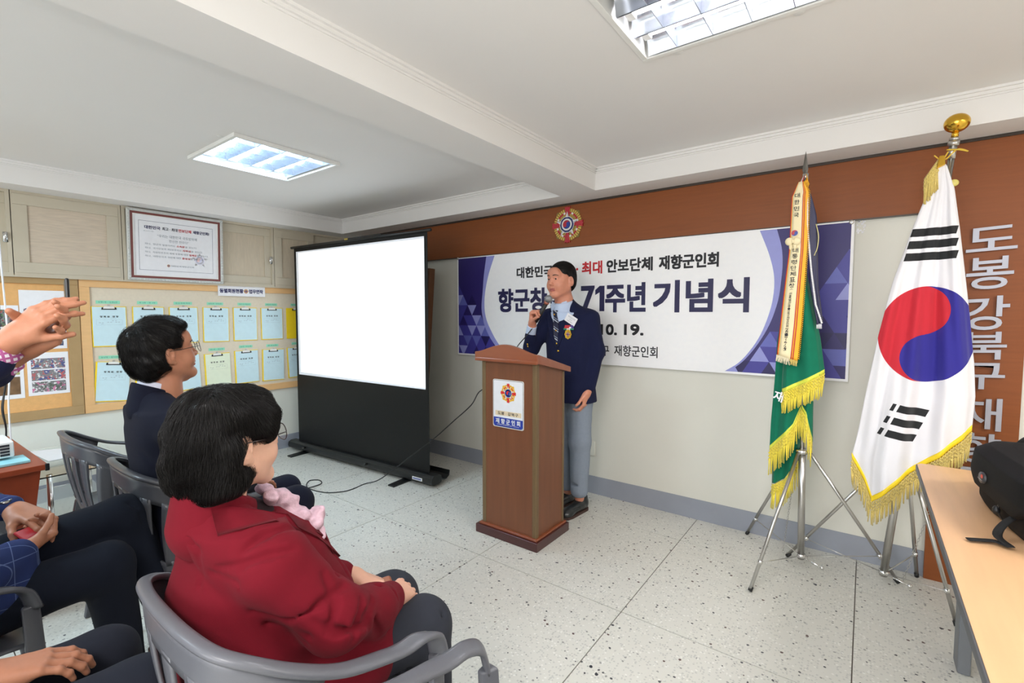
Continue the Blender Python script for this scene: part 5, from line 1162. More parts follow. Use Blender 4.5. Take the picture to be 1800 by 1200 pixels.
# ---------------- speaker
def speaker():
    t = thing('person', 'man in navy blazer and grey trousers standing behind lectern, speaking into microphone', 'person', (.08, .88, 0))
    NV = cloth('navy_blazer', rgb(22, 27, 58)); GRY = cloth('grey_trousers', rgb(136, 146, 160)); SHB = mat('pale_blue_shirt', rgb(196, 212, 238), .8, noise=.02, bump=.2, bscale=900)
    M = headM((.020, .862, 1.630), 260, 1) @ Matrix.Scale(1.04, 4); V, Q = head_sdf(.003, False, 1.10).mesh(); mi = face_mat(V, Q)
    hr = hand_parts((.245, .845, .865), (-.12, -.12, -1), (-.9, -.1, .1), (-.1, -1, 0), .0032, (.255, .86, .90), curl=(.55, .6, .4), thumb=(.2, .1), size=.98)
    wr = Vector((-.112, .705, 1.335)); grip = Vector((-.028, .675, 1.405))
    hl = hand_parts(wr, (.25, -.30, .92), (.9, .1, -.1), (-.15, -.85, -.2), .0032, (-.155, .745, 1.25), curl=(1.25, 1.35, .8), thumb=(.75, .4), size=.98, spread=.02)
    inner = inner_body('', (-.35, .6, 0), (.4, 1.1, 1.6), [([(.025, .90, 1.46), (.06, .90, 1.35), (.07, .90, 1.1), (.07, .90, .95)], [.045, .06, .08, .09]), ([(.22, .90, 1.35), (.275, .915, 1.12), (.245, .85, .88)], [.04, .035, .025]), ([(-.09, .87, 1.35), (-.19, .80, 1.14), (-.112, .705, 1.33)], [.04, .035, .025]), ([(.15, .90, .9), (.17, .885, .5), (.175, .88, .1)], [.07, .05, .035]), ([(-.0, .90, .9), (.02, .93, .5), (.04, .95, .1)], [.07, .05, .035])])
    npmesh('body', [(xf(V, M), Q, mi), (*hr, 0), (*hl, 0), (*inner, 0)], [SKINR, LIP], t)
    eyes_brows(t, M, V, Q, (-.15, 1, .0))
    s = Sdf((-.12, -.16, -.12), (.12, .13, .17), .0035)
    s.ell((0, -.024, .048), (.085, .098, .088), .02).ell((0, -.05, 0), (.080, .066, .078), .02)
    s.ell((0, .115, -.01), (.105, .088, .082), .012, '-')
    for x in (-1, 1): s.ell((x*.085, .012, -.028), (.04, .030, .045), .01, '-'); s.ell((x*.082, -.055, -.075), (.03, .06, .035), .01, '-'); s.ell((x*.088, .03, .02), (.02, .03, .04), .01, '-')
    s.plane((0, 0, -.075), (0, 0, -1), .01)
    fl = lambda p: (p[0]*1.2-.3*(p[2] > .05), -p[1]*.3-.45, -.9+.6*(p[2] > .08)) if p[1] < .03 else (p[0]*.5-.8, -.7, .3)
    hair_obj(t, s, M, 1400, .05, fl, .002, 3, .0007)
    # blazer
    s = Sdf((-.33, .60, .74), (.42, 1.10, 1.56), .006); cx, cy = .075, .90
    s.stack([(.78, .095, .90, .180, .135), (.88, .09, .90, .176, .130), (1.0, .085, .895, .170, .128), (1.12, .082, .893, .172, .128), (1.24, .08, .893, .180, .125), (1.33, .078, .895, .180, .108), (1.385, .074, .90, .165, .085)], .02)
    s.cone((-.085, .885, 1.385), (.055, .925, 1.43), .052, .052, .05).cone((.225, .905, 1.372), (.075, .925, 1.43), .056, .052, .05).cone((.02, .912, 1.44), (.02, .905, 1.485), .066, .068, .03)
    s.chain([(.228, .905, 1.362), (.275, .925, 1.14), (.255, .865, .905)], [.064, .052, .040], .03)
    s.chain([(-.085, .88, 1.362), (-.185, .80, 1.15), (-.150, .735, 1.245)], [.062, .054, .041], .03)
    # opening for shirt and tie
    s.cone((.015, .79, 1.50), (.055, .74, 1.17), .050, .006, .006, '-'); s.cone((.015, .86, 1.56), (.012, .83, 1.44), .068, .045, .01, '-')
    s.cone((.105, .755, 1.16), (.14, .77, .78), .004, .004, .008, '-')
    s.chain([(-.14, .72, 1.12), (-.20, .74, 1.20)], [.006]*2, .014, '-'); s.chain([(.215, .79, 1.32), (.19, .775, 1.15), (.20, .78, 1.0)], [.008, .008, .006], .02, '-')
    s.wobble(.0016, 26, 11); s.plane((0, 0, .785), (0, 0, -1), .006); V, Q = s.mesh(); jk = npmesh('blazer', [(V, Q, 0)], [NV], t); tj = bvh(V, Q)
    s = Sdf((-.12, .72, 1.05), (.24, 1.0, 1.56), .006)
    s.stack([(1.08, .06, .885, .13, .108), (1.24, .06, .885, .14, .108), (1.34, .055, .89, .13, .095), (1.41, .04, .890, .10, .085)], .02); s.cone((.025, .893, 1.40), (.024, .885, 1.51), .078, .074, .02); s.plane((.02, .885, 1.486), (-.05, -.25, 1), .003); V, Q = s.mesh(); npmesh('shirt', [(V, Q, 0)], [SHB], t); tsh = bvh(V, Q)
    s = Sdf((-.22, .65, 1.18), (-.05, .82, 1.36), .004); s.cone((-.162, .748, 1.235), (-.122, .714, 1.312), .037, .034, .01); s.plane((-.118, .710, 1.318), (.42, -.35, .85), .003); V, Q = s.mesh(); npmesh('shirt_cuff', [(V, Q, 0)], [SHB], t)
    for sx, pts in ((1, [(.030, 1.452), (.052, 1.480), (.086, 1.492), (.094, 1.455), (.066, 1.412)]), (-1, [(.006, 1.452), (-.016, 1.480), (-.046, 1.490), (-.052, 1.455), (-.026, 1.412)])):
        yc = tsh.ray_cast(Vector((.03+sx*.03, .6, 1.43)), Vector((0, 1, 0)))[0].y-.006
        Mc = Matrix.Translation((.018, yc, 1.45)) @ Matrix.Rotation(sx*math.radians(24), 4, 'Z') @ Matrix.Rotation(math.radians(-14), 4, 'X')
        obj('collar_leaf', MB().prism([(x-.018, z-1.45) for x, z in pts], 0, .004, Mc @ Matrix.Rotation(PI/2, 4, 'X')), SHB, t, bevel=.0015)
    # tie
    TIE = mat('striped_tie', rgb(28, 32, 62), .5); x_, y_, z_ = objxyz(TIE); st = (x_*.55+z_+.0).mod(.060)
    colour(TIE, [(st.lt(.007), rgb(196, 204, 216)), ((st-.018).abs().lt(.0025), rgb(150, 160, 180))])
    m = MB(); zs = [1.425, 1.40, 1.385, 1.33, 1.27, 1.21, 1.17]; xc = [.010, .014, .018, .032, .044, .052, .056]; wv = [.020, .014, .013, .021, .025, .026, .010]
    drape(m, tsh, [(x-w2, .70, z) for x, w2, z in zip(xc, wv, zs)], [(x+w2, .70, z) for x, w2, z in zip(xc, wv, zs)], (0, 1, 0), 6, .010, .004); obj('tie', m, TIE, t, True)
    m = MB()
    for z, x in ((1.395, .015), (1.285, .040), (1.195, .052)):
        h = tsh.ray_cast(Vector((x, .6, z)), Vector((0, 1, 0))); m.sphere((x, (h[0].y if h[0] else .79)-.016, z), (.006, .002, .007), 8)
    obj('tie_crest', m, GOLD, t, True)
    # lapels
    m = MB()
    L1 = [(-.060, .7, 1.43), (-.064, .7, 1.40), (-.050, .7, 1.33), (-.012, .7, 1.25), (.045, .7, 1.165)]; L2 = [(-.034, .7, 1.44), (-.024, .7, 1.41), (.000, .7, 1.34), (.022, .7, 1.25), (.056, .7, 1.170)]
    drape(m, tj, L1, L2, (0, 1, 0), 5, .006, .004)
    L1 = [(.074, .7, 1.405), (.060, .7, 1.33), (.058, .7, 1.25), (.058, .7, 1.165)]; L2 = [(.125, .7, 1.400), (.145, .7, 1.375), (.105, .7, 1.27), (.063, .7, 1.165)]
    drape(m, tj, L1, L2, (0, 1, 0), 5, .006, .004); obj('lapel', m, NV, t, True)
    button(t, tj, [(.062, .7, 1.145), (.072, .7, 1.0)], (0, 1, 0), .008, GOLD); button(t, tj, [(-.178, .6, 1.185), (-.186, .6, 1.168)], (.12, 1, 0), .0065, GOLD)
    ry = lambda x, z: tj.ray_cast(Vector((x, .6, z)), Vector((0, 1, 0)))[0].y
    yb = min(ry(x, z) for x in (.12, .15, .18) for z in (1.34, 1.36, 1.38))-.006
    Mq = wallM((.150, yb, 1.362), math.radians(30)); bo = obj('name_badge', MB().prism([(-.044, -.029), (.044, -.029), (.044, .029), (-.044, .029)], -.001, .001, Mq), PAPER, t)
    lt = MB(); text(lt, '재향군인회', .009, Mq@Matrix.Translation((0, .012, .0014)), .06, mi=0, res=1); text(lt, '회 장', .009, Mq@Matrix.Translation((0, -.003, .0014)), .02, mi=0, res=1); text(lt, '도봉·강북구', .008, Mq@Matrix.Translation((0, -.017, .0014)), .045, mi=0, res=1); obj('lettering', lt, GREYINK, bo)
    yb = min(ry(x, z) for x in (.11, .14, .17) for z in (1.30, 1.32))-.005; rb = []
    for c0, zz, x0_, x1_ in ((0, 1.318, .108, .150), (1, 1.318, .150, .172), (0, 1.307, .104, .142), (3, 1.307, .142, .158), (1, 1.307, .158, .176), (2, 1.297, .098, .130), (3, 1.297, .130, .148), (2, 1.297, .148, .176)):
        obj('ribbon_bar', MB().box((x0_, yb, zz-.005), (x1_, yb+.003, zz+.005)), [mat('ribbon_red', rgb(196, 40, 50), .5), mat('ribbon_violet', rgb(80, 60, 140), .5), mat('ribbon_green', rgb(40, 140, 96), .5), PAPER][c0], t)
    h = tj.ray_cast(Vector((.138, .6, 1.262)), Vector((0, 1, 0)))[0]; Mm = wallM((.138, h.y-.004, 1.262))
    md = MB(); md.prism([(.026*math.cos(a)*(1+.06*math.cos(8*a)), .032*math.sin(a)*(1+.06*math.cos(8*a))) for a in [2*PI*k/48 for k in range(48)]], 0, .004, Mm, 0); emblem(md, .020, Mm@Matrix.Translation((0, 0, .0042)), .0002); md.box((.126, h.y-.005, 1.288), (.150, h.y, 1.302), 4)
    obj('medal', md, [GOLD]+EMB[1:], t)
    # trousers
    s = Sdf((-.14, .74, .08), (.34, 1.06, .98), .007)
    s.ell((.095, .905, .90), (.165, .125, .12), .03)
    s.chain([(.160, .90, .86), (.172, .885, .50), (.176, .875, .16)], [.098, .074, .062], .03); s.chain([(.02, .91, .86), (.02, .935, .50), (.035, .95, .14)], [.095, .070, .058], .02)
    s.cone((.172, .80, .8), (.176, .802, .2), .004, .004, .01, '-'); s.ell((.15, .82, .21), (.04, .02, .01), .01, '-'); s.wobble(.0016, 24, 5); s.plane((0, 0, .115), (0, 0, -1), .004); V, Q = s.mesh(); npmesh('trousers', [(V, Q, 0)], [GRY], t)
    shoe(t, (.182, .925, 0), 262, SH_BLK, SOLE); shoe(t, (.045, 1.01, 0), 262, SH_BLK, SOLE)
    return t
speaker()
# microphone in his hand
t = thing('microphone', 'handheld silver headed microphone in the speaking man\'s hand', 'microphone', (0, .69, 1.40))
a = Vector((.043, .668, 1.500)); b = Vector((-.075, .70, 1.345)); d = (a-b).normalized()
obj('handle', MB().tube([b, b+d*.04, a-d*.035], [.010, .0115, .0155], 16), BLACK, t, True); obj('collar', MB().tube([a-d*.040, a-d*.028, a-d*.022], [.0165, .019, .019], 16), mat('copper_ring', rgb(176, 110, 90), .3, .6), t, True)
obj('grille', MB().sphere(tuple(a), .0265, 20), mat('mesh_grille', rgb(150, 152, 154), .4, .7, bump=1.0, bscale=500), t, True)
obj('cord', MB().tube(catmull([b+d*.004, b-d*.03, (-.13, .66, 1.25), (-.17, .60, 1.17), (-.175, .57, 1.10), (-.13, .62, .95), (-.12, .62, .865)], 6), .0036, 7), BLACK, t, True)
def seated_legs(s, hips, knees, ankles, rs=(.085, .068, .05), k=.03):
    for h, kn, a in zip(hips, knees, ankles): s.chain([h, kn], [rs[0], rs[1]], k); s.chain([kn, a], [rs[1]*.98, rs[2]], k)
def glasses(t, M, rad=.021, mt=None, zc=.006, yl=.105, rnd=1.0, xo=.033):
    fr = MB(); mt = mt or mat('thin_metal_frame', rgb(60, 56, 54), .3, .8)
    for x in (-1, 1):
        fr.tube([M@Vector((x*xo+rad*rnd*math.cos(a), yl-.006*abs(math.cos(a))*(1 if math.cos(a)*x > 0 else 0), zc+rad*math.sin(a))) for a in [2*PI*k/24 for k in range(25)]], .0011, 6, cap=False)
        fr.tube([M@Vector(p) for p in [(x*(xo+rad*rnd), yl-.006, zc+.004), (x*.070, yl-.022, zc+.007), (x*.083, .03, zc+.008), (x*.086, -.012, zc+.012), (x*.084, -.03, zc-.006)]], .0013, 6)
    fr.tube([M@Vector(p) for p in [(-(xo-rad*rnd), yl, zc+.004), (0, yl+.004, zc+.008), (xo-rad*rnd, yl, zc+.004)]], .0011, 6)
    g = obj('eyeglasses', fr, mt, t, True)
    for x in (-1, 1): obj('lens', MB().lathe([(rad*.97, -.0008), (rad*.97, .0008), (.0001, .0012)], 24, (0, 0, 0), 0, M@Matrix.Translation((x*xo, yl-.002, zc))@Matrix.Rotation(-PI/2, 4, 'X')@Matrix.Diagonal((rnd, 1, 1, 1))), LENS, g, True)
# ---------------- man in navy suit with glasses
def man_suit():
    t = thing('person', 'seated man in navy suit and round glasses, seen from behind, facing screen', 'person', (-.50, -1.28, 0))
    NS = cloth('midnight_suit', rgb(17, 20, 38)); SH = mat('white_shirt', rgb(214, 218, 236), .8)
    M = headM((-.497, -1.345, 1.243), 91, 11); V, Q = head_sdf(.0026).mesh(); mi = face_mat(V, Q)
    h1 = hand_parts((-.44, -1.06, .635), (-.5, .8, -.15), (0, -.1, -1), (-1, 0, 0), .004, (-.38, -1.15, .66)); h2 = hand_parts((-.62, -1.06, .625), (.5, .8, -.15), (0, -.1, -1), (1, 0, 0), .004, (-.68, -1.15, .66))
    inner = inner_body('', (-.85, -1.6, 0), (-.1, -.6, 1.25), [([(-.5, -1.39, 1.10), (-.5, -1.36, .9), (-.5, -1.29, .5)], [.055, .085, .10]), ([(-.38, -1.32, .5), (-.40, -.86, .48), (-.40, -.84, .1)], [.06, .045, .035]), ([(-.6, -1.32, .5), (-.58, -.84, .48), (-.58, -.82, .1)], [.06, .045, .035])])
    npmesh('body', [(xf(V, M), Q, mi), (*h1, 0), (*h2, 0), (*inner, 0)], [SKIN, LIP], t); eyes_brows(t, M, V, Q)
    glasses(t, M, .0225, yl=.112, zc=.004)
    s = Sdf((-.125, -.17, -.14), (.125, .14, .19), .0032)
    s.ell((0, -.030, .052), (.090, .103, .094), .02).ell((0, -.062, .012), (.084, .072, .078), .03).ell((0, .012, .100), (.072, .055, .042), .03).ell((.02, .058, .105), (.042, .022, .020), .02)
    s.cone((-.03, -.062, -.03), (.03, -.062, -.03), .062, .062, .03)
    s.ell((0, .130, -.006), (.115, .085, .098), .012, '-')
    for x in (-1, 1): s.ell((x*.092, .012, -.026), (.045, .042, .052), .010, '-'); s.ell((x*.088, -.045, -.085), (.035, .06, .035), .012, '-')
    s.plane((0, -.05, -.088), (0, .25, -1), .02); s.wobble(.0022, 70, 21)
    fl = lambda p: ((p[0]-.0)*6, (p[1]+.05)*6+.25, -1.2*(abs(p[0])+max(0, -p[1]-.05))*9+.4)
    hair_obj(t, s, M, 5200, .055, fl, .009, 5, .0005)
    s = Sdf((-.86, -1.60, .42), (-.12, -.80, 1.16), .007)
    s.stack([(.43, -.5, -1.28, .19, .15), (.55, -.5, -1.30, .19, .145), (.7, -.5, -1.325, .185, .135), (.85, -.5, -1.345, .200, .130), (.95, -.5, -1.36, .203, .118), (1.02, -.5, -1.375, .185, .095)], .02)
    s.cone((-.685, -1.365, .985), (-.54, -1.395, 1.055), .062, .055, .05).cone((-.315, -1.365, .985), (-.46, -1.395, 1.055), .062, .055, .05).cone((-.5, -1.40, 1.05), (-.5, -1.40, 1.085), .068, .066, .03)
    s.chain([(-.300, -1.36, .965), (-.255, -1.25, .74), (-.34, -1.17, .69), (-.43, -1.08, .64)], [.068, .062, .05, .042], .03); s.chain([(-.70, -1.36, .965), (-.745, -1.25, .74), (-.70, -1.17, .69), (-.63, -1.08, .63)], [.068, .062, .05, .042], .03)
    for pts in ([(-.70, -1.46, .93), (-.62, -1.49, .86)], [(-.66, -1.48, .80), (-.50, -1.50, .76)], [(-.42, -1.49, .90), (-.34, -1.45, .84)]): s.chain(pts, [.005]*2, .022, '-')
    s.cone((-.5, -1.28, 1.12), (-.5, -1.22, .98), .05, .03, .01, '-'); s.plane((-.5, -1.40, 1.108), (.0, .3, 1), .006)
    s.wobble(.0022, 22, 6); V, Q = s.mesh(); npmesh('suit_jacket', [(V, Q, 0)], [NS], t)
    s = Sdf((-.62, -1.52, 1.0), (-.38, -1.24, 1.18), .004); s.cone((-.5, -1.395, 1.05), (-.5, -1.38, 1.125), .067, .061, .01); s.plane((-.5, -1.38, 1.130), (0, .35, 1), .003); V, Q = s.mesh(); npmesh('shirt_collar', [(V, Q, 0)], [SH], t)
    s = Sdf((-.61, -1.53, 1.00), (-.39, -1.22, 1.16), .004); s.cone((-.5, -1.40, 1.03), (-.5, -1.395, 1.105), .082, .071, .01); s.cone((-.5, -1.265, 1.2), (-.5, -1.23, 1.0), .066, .05, .01, '-'); s.plane((-.5, -1.39, 1.112), (0, .4, 1), .003); V, Q = s.mesh(); npmesh('jacket_collar', [(V, Q, 0)], [NS], t)
    s = Sdf((-.75, -1.5, .10), (-.25, -.72, .66), .009); seated_legs(s, [(-.40, -1.32, .52), (-.6, -1.32, .52)], [(-.395, -.875, .505), (-.585, -.83, .505)], [(-.40, -.83, .14), (-.60, -.80, .14)], (.09, .07, .055)); s.ell((-.5, -1.33, .52), (.19, .13, .1), .03); s.wobble(.002, 24, 8); s.plane((0, 0, .115), (0, 0, -1)); V, Q = s.mesh(); npmesh('trousers', [(V, Q, 0)], [NS], t)
    shoe(t, (-.40, -.87, 0), 90, SH_BLK, SOLE); shoe(t, (-.60, -.84, 0), 92, SH_BLK, SOLE)
man_suit()
# ---------------- lady in red jacket
def lady():
    t = thing('person', 'seated woman with short black hair in dark red jacket, glasses, foreground', 'person', (.60, -1.45, 0))
    RJ = cloth('wine_red_jacket', rgb(108, 10, 28)); TR = cloth('charcoal_trousers', rgb(48, 51, 60)); INN = cloth('dark_collar_top', rgb(44, 34, 38))
    M = headM((.606, -1.562, 1.112), 96, 3); V, Q = head_sdf(.0026, True, 1.06).mesh(); mi = face_mat(V, Q)
    kp = .62
    h1 = hand_parts((.735, -1.215, .622), (-.35, .9, -.25), (-.4, -.3, -.9), (-.8, .2, .5), .003, (.775, -1.30, .645), curl=(.35, .5, .4), size=.92)
    h2 = hand_parts((.595, -1.245, .645), (.55, .75, -.35), (.1, -.4, -.9), (.7, -.5, .3), .003, (.53, -1.32, .665), curl=(.3, .4, .3), size=.92)
    inner = inner_body('', (.3, -1.85, 0), (.98, -.95, 1.1), [([(.6, -1.60, .97), (.6, -1.50, .8), (.61, -1.42, .5)], [.05, .09, .11]), ([(.70, -1.5, .5), (.77, -1.13, .5), (.78, -1.12, .1)], [.06, .045, .035]), ([(.52, -1.5, .5), (.60, -1.08, .5), (.60, -1.07, .1)], [.06, .045, .035])])
    npmesh('body', [(xf(V, M), Q, mi), (*h1, 0), (*h2, 0), (*inner, 0)], [SKINF, LIP], t); eyes_brows(t, M, V, Q)
    glasses(t, M, .020, mat('dark_frame', rgb(38, 26, 26), .3), zc=.0, yl=.106, rnd=1.25, xo=.034)
    s = Sdf((-.14, -.19, -.19), (.14, .14, .18), .0034)
    s.ell((0, -.022, .032), (.090, .103, .104), .02).ell((0, -.050, -.028), (.089, .078, .078), .04).cone((-.042, -.045, -.068), (.042, -.045, -.068), .054, .054, .04)
    s.ell((0, .056, .062), (.072, .032, .050), .03)
    for x in (-1, 1): s.cone((x*.072, .050, .06), (x*.078, .044, .005), .018, .009, .03)
    s.ell((0, .133, -.030), (.094, .082, .092), .012, '-')
    for x in (-1, 1): s.ell((x*.112, .026, -.046), (.054, .050, .056), .012, '-'); s.ell((x*.108, -.008, -.030), (.044, .030, .040), .01, '-'); s.ell((x*.075, .035, -.125), (.05, .06, .05), .01, '-')
    s.ell((0, .03, -.16), (.06, .07, .09), .01, '-'); s.plane((0, -.05, -.090), (0, .30, -1), .015); s.wobble(.0034, 50, 31)
    fl = lambda p: ((p[0]-.01)*4, (p[1]+.045)*7, -1.0*max(0, 1-(p[2]-.02)*6)-.35) if p[2] > -.02 else (-p[0]*1.5, -.1+p[1]*1.0, -1.)
    hair_obj(t, s, M, 9000, .075, fl, .006, 9, .0005, droop=.003)
    # jacket
    s = Sdf((.28, -1.84, .36), (1.02, -1.06, 1.08), .0052)
    s.stack([(.38, .615, -1.41, .19, .18), (.47, .615, -1.42, .195, .18), (.56, .605, -1.465, .188, .175), (.66, .60, -1.50, .182, .165), (.77, .598, -1.525, .178, .152), (.86, .602, -1.535, .165, .120), (.93, .60, -1.565, .14, .095)], .02)
    s.cone((.445, -1.565, .880), (.56, -1.60, .955), .056, .054, .06).cone((.765, -1.555, .878), (.64, -1.60, .955), .060, .054, .06).cone((.6, -1.61, .95), (.604, -1.60, 1.025), .070, .064, .03)
    s.ell((.60, -1.455, .79), (.13, .10, .12), .06).ell((.73, -1.37, .53), (.105, .16, .11), .04).ell((.60, -1.56, .66), (.19, .13, .20), .04).ell((.61, -1.40, .66), (.15, .12, .13), .05)
    s.chain([(.775, -1.545, .865), (.842, -1.455, .735), (.795, -1.325, .668), (.745, -1.235, .632)], [.070, .066, .054, .045], .035)
    s.chain([(.43, -1.55, .86), (.375, -1.46, .71), (.47, -1.35, .665), (.575, -1.27, .65)], [.068, .062, .052, .043], .035)
    for pts, r_ in (([(.86, -1.56, .80), (.90, -1.49, .745), (.90, -1.42, .72)], .007), ([(.77, -1.66, .83), (.83, -1.60, .77), (.86, -1.53, .74)], .007), ([(.83, -1.45, .82), (.79, -1.40, .86), (.73, -1.43, .92)], .007), ([(.87, -1.38, .70), (.84, -1.34, .62)], .007), ([(.81, -1.265, .71), (.81, -1.29, .60)], .007), ([(.80, -1.31, .73), (.82, -1.33, .62)], .005), ([(.62, -1.665, .88), (.72, -1.65, .83), (.78, -1.62, .77)], .006), ([(.50, -1.655, .78), (.62, -1.66, .74), (.76, -1.62, .70)], .006), ([(.70, -1.37, .84), (.77, -1.34, .76), (.73, -1.28, .70)], .008), ([(.64, -1.30, .90), (.68, -1.28, .80), (.66, -1.26, .70)], .005)):
        s.chain(pts, [r_*.75]*len(pts), .014, '-')
    s.chain([(.70, -1.665, .975), (.735, -1.672, .90), (.775, -1.655, .82), (.80, -1.61, .755)], [.0018]*4, .004, '-'); s.chain([(.60, -1.70, .97), (.60, -1.70, .70)], [.0018]*2, .004, '-')
    for pts in ([(.771, -1.615, .925), (.776, -1.571, .947), (.771, -1.515, .942), (.74, -1.46, .90)], [(.723, -1.644, .89), (.782, -1.62, .905), (.815, -1.581, .92), (.827, -1.534, .915)], [(.77, -1.599, .794), (.832, -1.562, .778), (.877, -1.509, .806), (.866, -1.447, .811)],
                [(.889, -1.419, .776), (.911, -1.443, .746), (.911, -1.457, .708)], [(.863, -1.374, .743), (.902, -1.416, .739), (.893, -1.404, .70)], [(.701, -1.647, .874), (.777, -1.628, .87)], [(.772, -1.575, .76), (.848, -1.529, .716)], [(.692, -1.403, .864), (.656, -1.335, .767), (.705, -1.332, .728)], [(.643, -1.664, .95), (.68, -1.663, .92), (.662, -1.655, .836)], [(.852, -1.486, .848), (.886, -1.483, .797), (.889, -1.505, .748)]):
        s.chain(pts, [.002]+[.0055]*(len(pts)-2)+[.002], .013, '-')
    s.chain([(.778, -1.60, .945), (.778, -1.613, .922), (.784, -1.626, .877), (.766, -1.611, .81)], [.0016]*4, .003, '-')
    s.cone((.60, -1.47, 1.05), (.60, -1.33, .86), .056, .010, .01, '-'); s.plane((.6, -1.61, 1.030), (0, .62, 1), .006)
    s.wobble(.0024, 20, 12); V, Q = s.mesh(); npmesh('jacket', [(V, Q, 0)], [RJ], t); tj = bvh(V, Q)
    s = Sdf((.48, -1.74, .80), (.73, -1.36, 1.06), .005); s.cone((.6, -1.61, .95), (.602, -1.59, 1.015), .062, .056, .01); s.ell((.6, -1.54, .89), (.09, .08, .08), .02); s.plane((.6, -1.60, 1.020), (0, .35, 1), .003); V, Q = s.mesh(); npmesh('top', [(V, Q, 0)], [INN], t)
    m = MB(); drape(m, tj, [(.680, -1.635, 1.01), (.690, -1.60, 1.00), (.695, -1.54, .98), (.690, -1.475, .95)], [(.722, -1.640, .965), (.738, -1.60, .95), (.742, -1.53, .935), (.725, -1.465, .915)], (-.35, .2, -.9), 6, .006, .004)
    drape(m, tj, [(.670, -1.475, .955), (.660, -1.43, .91), (.650, -1.39, .85), (.64, -1.36, .78)], [(.730, -1.45, .915), (.735, -1.40, .875), (.71, -1.36, .82), (.655, -1.345, .77)], (-.55, -.75, -.3), 5, .006, .004)
    obj('collar_and_lapel', m, RJ, t, True)
    # collar band at the back and lapels
    s = Sdf((.46, -1.76, .88), (.74, -1.42, 1.06), .004); s.cone((.6, -1.60, .94), (.604, -1.60, 1.03), .090, .074, .01); s.cone((.6, -1.49, 1.07), (.6, -1.40, .88), .078, .05, .01, '-'); s.cone((.604, -1.60, 1.08), (.602, -1.60, 1.0), .060, .060, .004, '-'); s.plane((.6, -1.605, 1.030), (0, .7, 1), .003); V, Q = s.mesh(); npmesh('collar', [(V, Q, 0)], [RJ], t)
    m = MB(); R_ = [(.668, -1.3, .975), (.690, -1.3, .93), (.705, -1.3, .90), (.695, -1.3, .86), (.66, -1.3, .80), (.625, -1.3, .74)]; L_ = [(.645, -1.3, .965), (.650, -1.3, .92), (.645, -1.3, .89), (.635, -1.3, .86), (.620, -1.3, .80), (.605, -1.3, .74)]
    drape(m, tj, L_, R_, (0, -1, -.15), 5, .008, .004); drape(m, tj, [(1.2-x, y, z) for x, y, z in R_], [(1.2-x, y, z) for x, y, z in L_], (0, -1, -.15), 5, .008, .004); obj('lapel', m, RJ, t, True)
    # scarf
    SC = mat('pink_white_scarf', rgb(222, 176, 190), .5, noise=.45, nscale=55, bump=.5, bscale=300); s = Sdf((.50, -1.66, .77), (.74, -1.32, 1.03), .0045)
    r = random.Random(4)
    for (c, rr_) in (((0.575, -1.475, 0.968), 0.022), ((0.6, -1.455, 0.945), 0.026), ((0.625, -1.435, 0.925), 0.028), ((0.648, -1.425, 0.905), 0.03), ((0.625, -1.42, 0.895), 0.028), ((0.668, -1.405, 0.88), 0.024), ((0.66, -1.385, 0.9), 0.02), ((0.672, -1.395, 0.85), 0.018), ((0.655, -1.4, 0.86), 0.022), ((0.635, -1.49, 0.965), 0.02)): s.ell(c, (rr_*1.15, rr_*.8, rr_*.85), .006)
    s.wobble(.004, 110, 5); V, Q = s.mesh(); npmesh('scarf', [(V, Q, 0)], [SC], t)
    s = Sdf((.38, -1.7, .10), (.95, -.95, .66), .008); seated_legs(s, [(.70, -1.50, .53), (.52, -1.50, .53)], [(.775, -1.135, .515), (.595, -1.10, .515)], [(.785, -1.10, .13), (.60, -1.08, .13)], (.095, .072, .058)); s.ell((.61, -1.52, .52), (.20, .15, .1), .03)
    s.chain([(.83, -1.12, .56), (.84, -1.14, .45), (.83, -1.12, .3)], [.004]*3, .015, '-'); s.wobble(.002, 24, 9); s.plane((0, 0, .11), (0, 0, -1)); V, Q = s.mesh(); npmesh('trousers', [(V, Q, 0)], [TR], t)
    shoe(t, (.785, -1.14, 0), 88, SH_BLK, SOLE, .25); shoe(t, (.60, -1.12, 0), 92, SH_BLK, SOLE, .25)
lady()
t = thing('pouch', 'small brown leather pouch between the red jacketed woman\'s hands', 'pouch', (.665, -1.20, .615))
obj('pouch_body', MB().box((-.052, -.045, -.010), (.052, .045, .012), 0, Matrix.Translation((.672, -1.215, .612)) @ Matrix.Rotation(-.5, 4, 'Z') @ Matrix.Rotation(.1, 4, 'X')), mat('tan_leather', rgb(150, 84, 48), .35, coat=.2), t, bevel=.008, seg=3)
